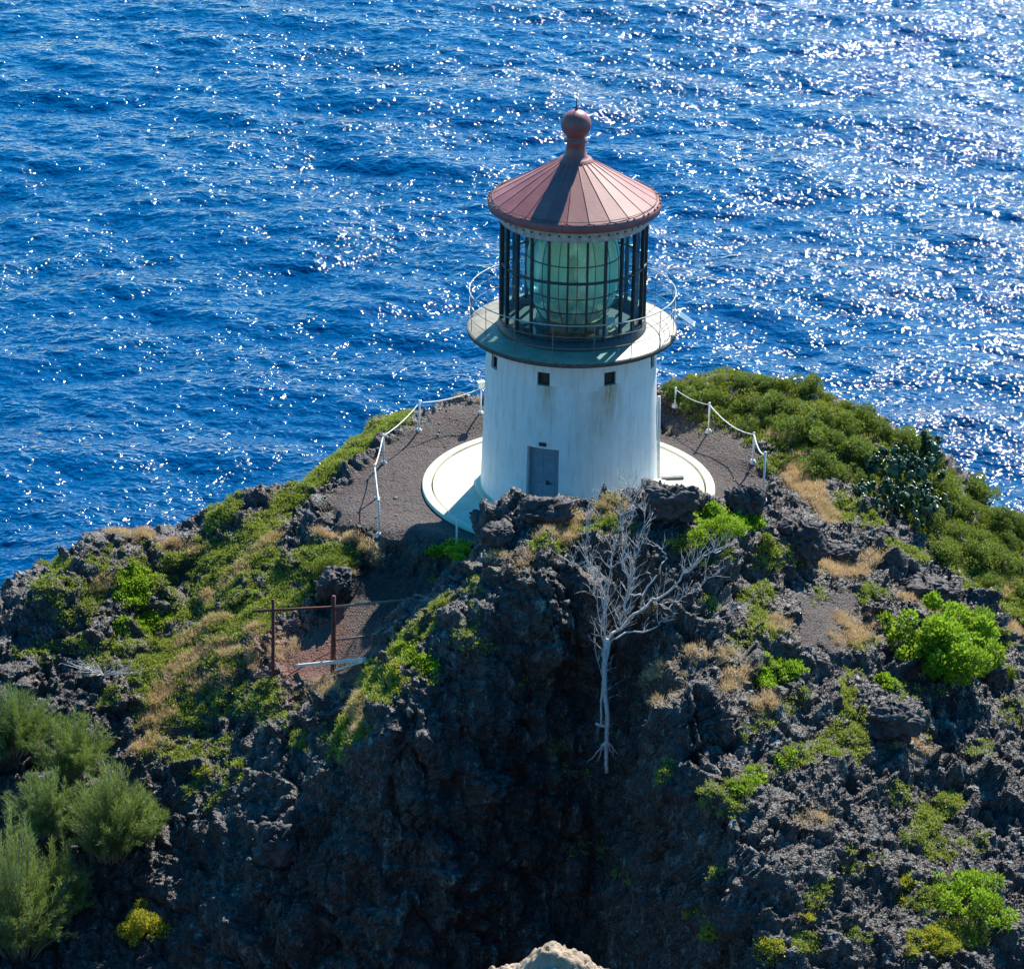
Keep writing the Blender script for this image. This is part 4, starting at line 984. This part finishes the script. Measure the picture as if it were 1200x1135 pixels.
g.tube(TR, list(np.linspace(.055, .08, len(TR))), 8); twigs(g, TR, .009, 1, 26, .4, (0, -.1, .5)); TR2 = wob([tp(704,850), tp(706,800), tp(714,750)], .012); g.tube(TR2, list(np.linspace(.03, .05, len(TR2))), 6)
g.tube(wob([tp(711,852), tp(698,847)], .01, 3), .045, 6)
for a_ in (-1.1, -.5, .1, .6, 1.2):
    q0 = tp(711, 868); g.tube(wob([q0, q0 + np.array([math.sin(a_) * .22, -.02, -.22]), q0 + np.array([math.sin(a_) * .45, .12, -.62]), q0 + np.array([math.sin(a_) * .6, .5, -1.0])], .02, 3), list(np.linspace(.032, .008, 10)), 5)
g.build('trunk', WOOD, dt)
limbs = [([(711,770),(706,740),(712,705),(700,678),(688,655),(672,662)], .045, 12, .55), ([(711,755),(722,738),(730,715),(737,690),(731,660),(737,620),(746,582)], .06, 30, .6),
         ([(736,698),(752,697),(768,675),(780,655),(776,642),(766,640)], .05, 4, .35), ([(712,752),(735,728),(765,703),(788,690),(806,668),(822,652),(845,645)], .075, 24, .6),
         ([(714,752),(735,742),(770,735),(778,726),(800,724),(820,732),(850,722),(862,712)], .045, 16, .5), ([(709,770),(704,735),(712,700),(717,655),(726,615),(738,578)], .04, 34, .7),
         ([(708,800),(700,775),(696,745)], .02, 6, .35), ([(765,705),(785,715),(800,700),(815,690),(835,675)], .03, 12, .45), ([(709,765),(702,715),(693,682),(687,645),(690,610)], .025, 22, .55), ([(730,720),(742,672),(748,640),(756,600)], .03, 24, .55)]
for pts, r0, cnt, ln in limbs:
    P = wob([tp(*q, back=rt.uniform(-.12, .12) if i > 1 else 0) for i, q in enumerate(pts)], .035, 4); g = MB()
    g.tube(P, list(np.linspace(r0 * .62, r0 * .14, len(P))), 6); twigs(g, P, .011, 1, cnt, ln, (0, .1, 1)); g.build('branch', WOOD, dt)
# dead brush on the left slope
tb2 = spot(125, 790); db = thing('dead_shrub', tb2, 'small bare grey dead shrub on the dark left slope', 'shrub')
g = MB()
for k in range(16):
    a = rt.uniform(-.3, 3.4); l_ = rt.uniform(.6, 1.3); D_ = np.array([math.cos(a), -.2 + rt.normal() * .2, .25 + abs(rt.normal()) * .25])
    P = [D_ * l_ * t + np.array([0, 0, .15 * t * (1 - t)]) + rt.normal(size=3) * .02 for t in np.linspace(0, 1, 6)]; g.tube(P, list(np.linspace(.018, .005, 6)), 5); twigs(g, P, .007, 0, 5, .35, (0, 0, .4))
g.build('branches', WOOD, db)
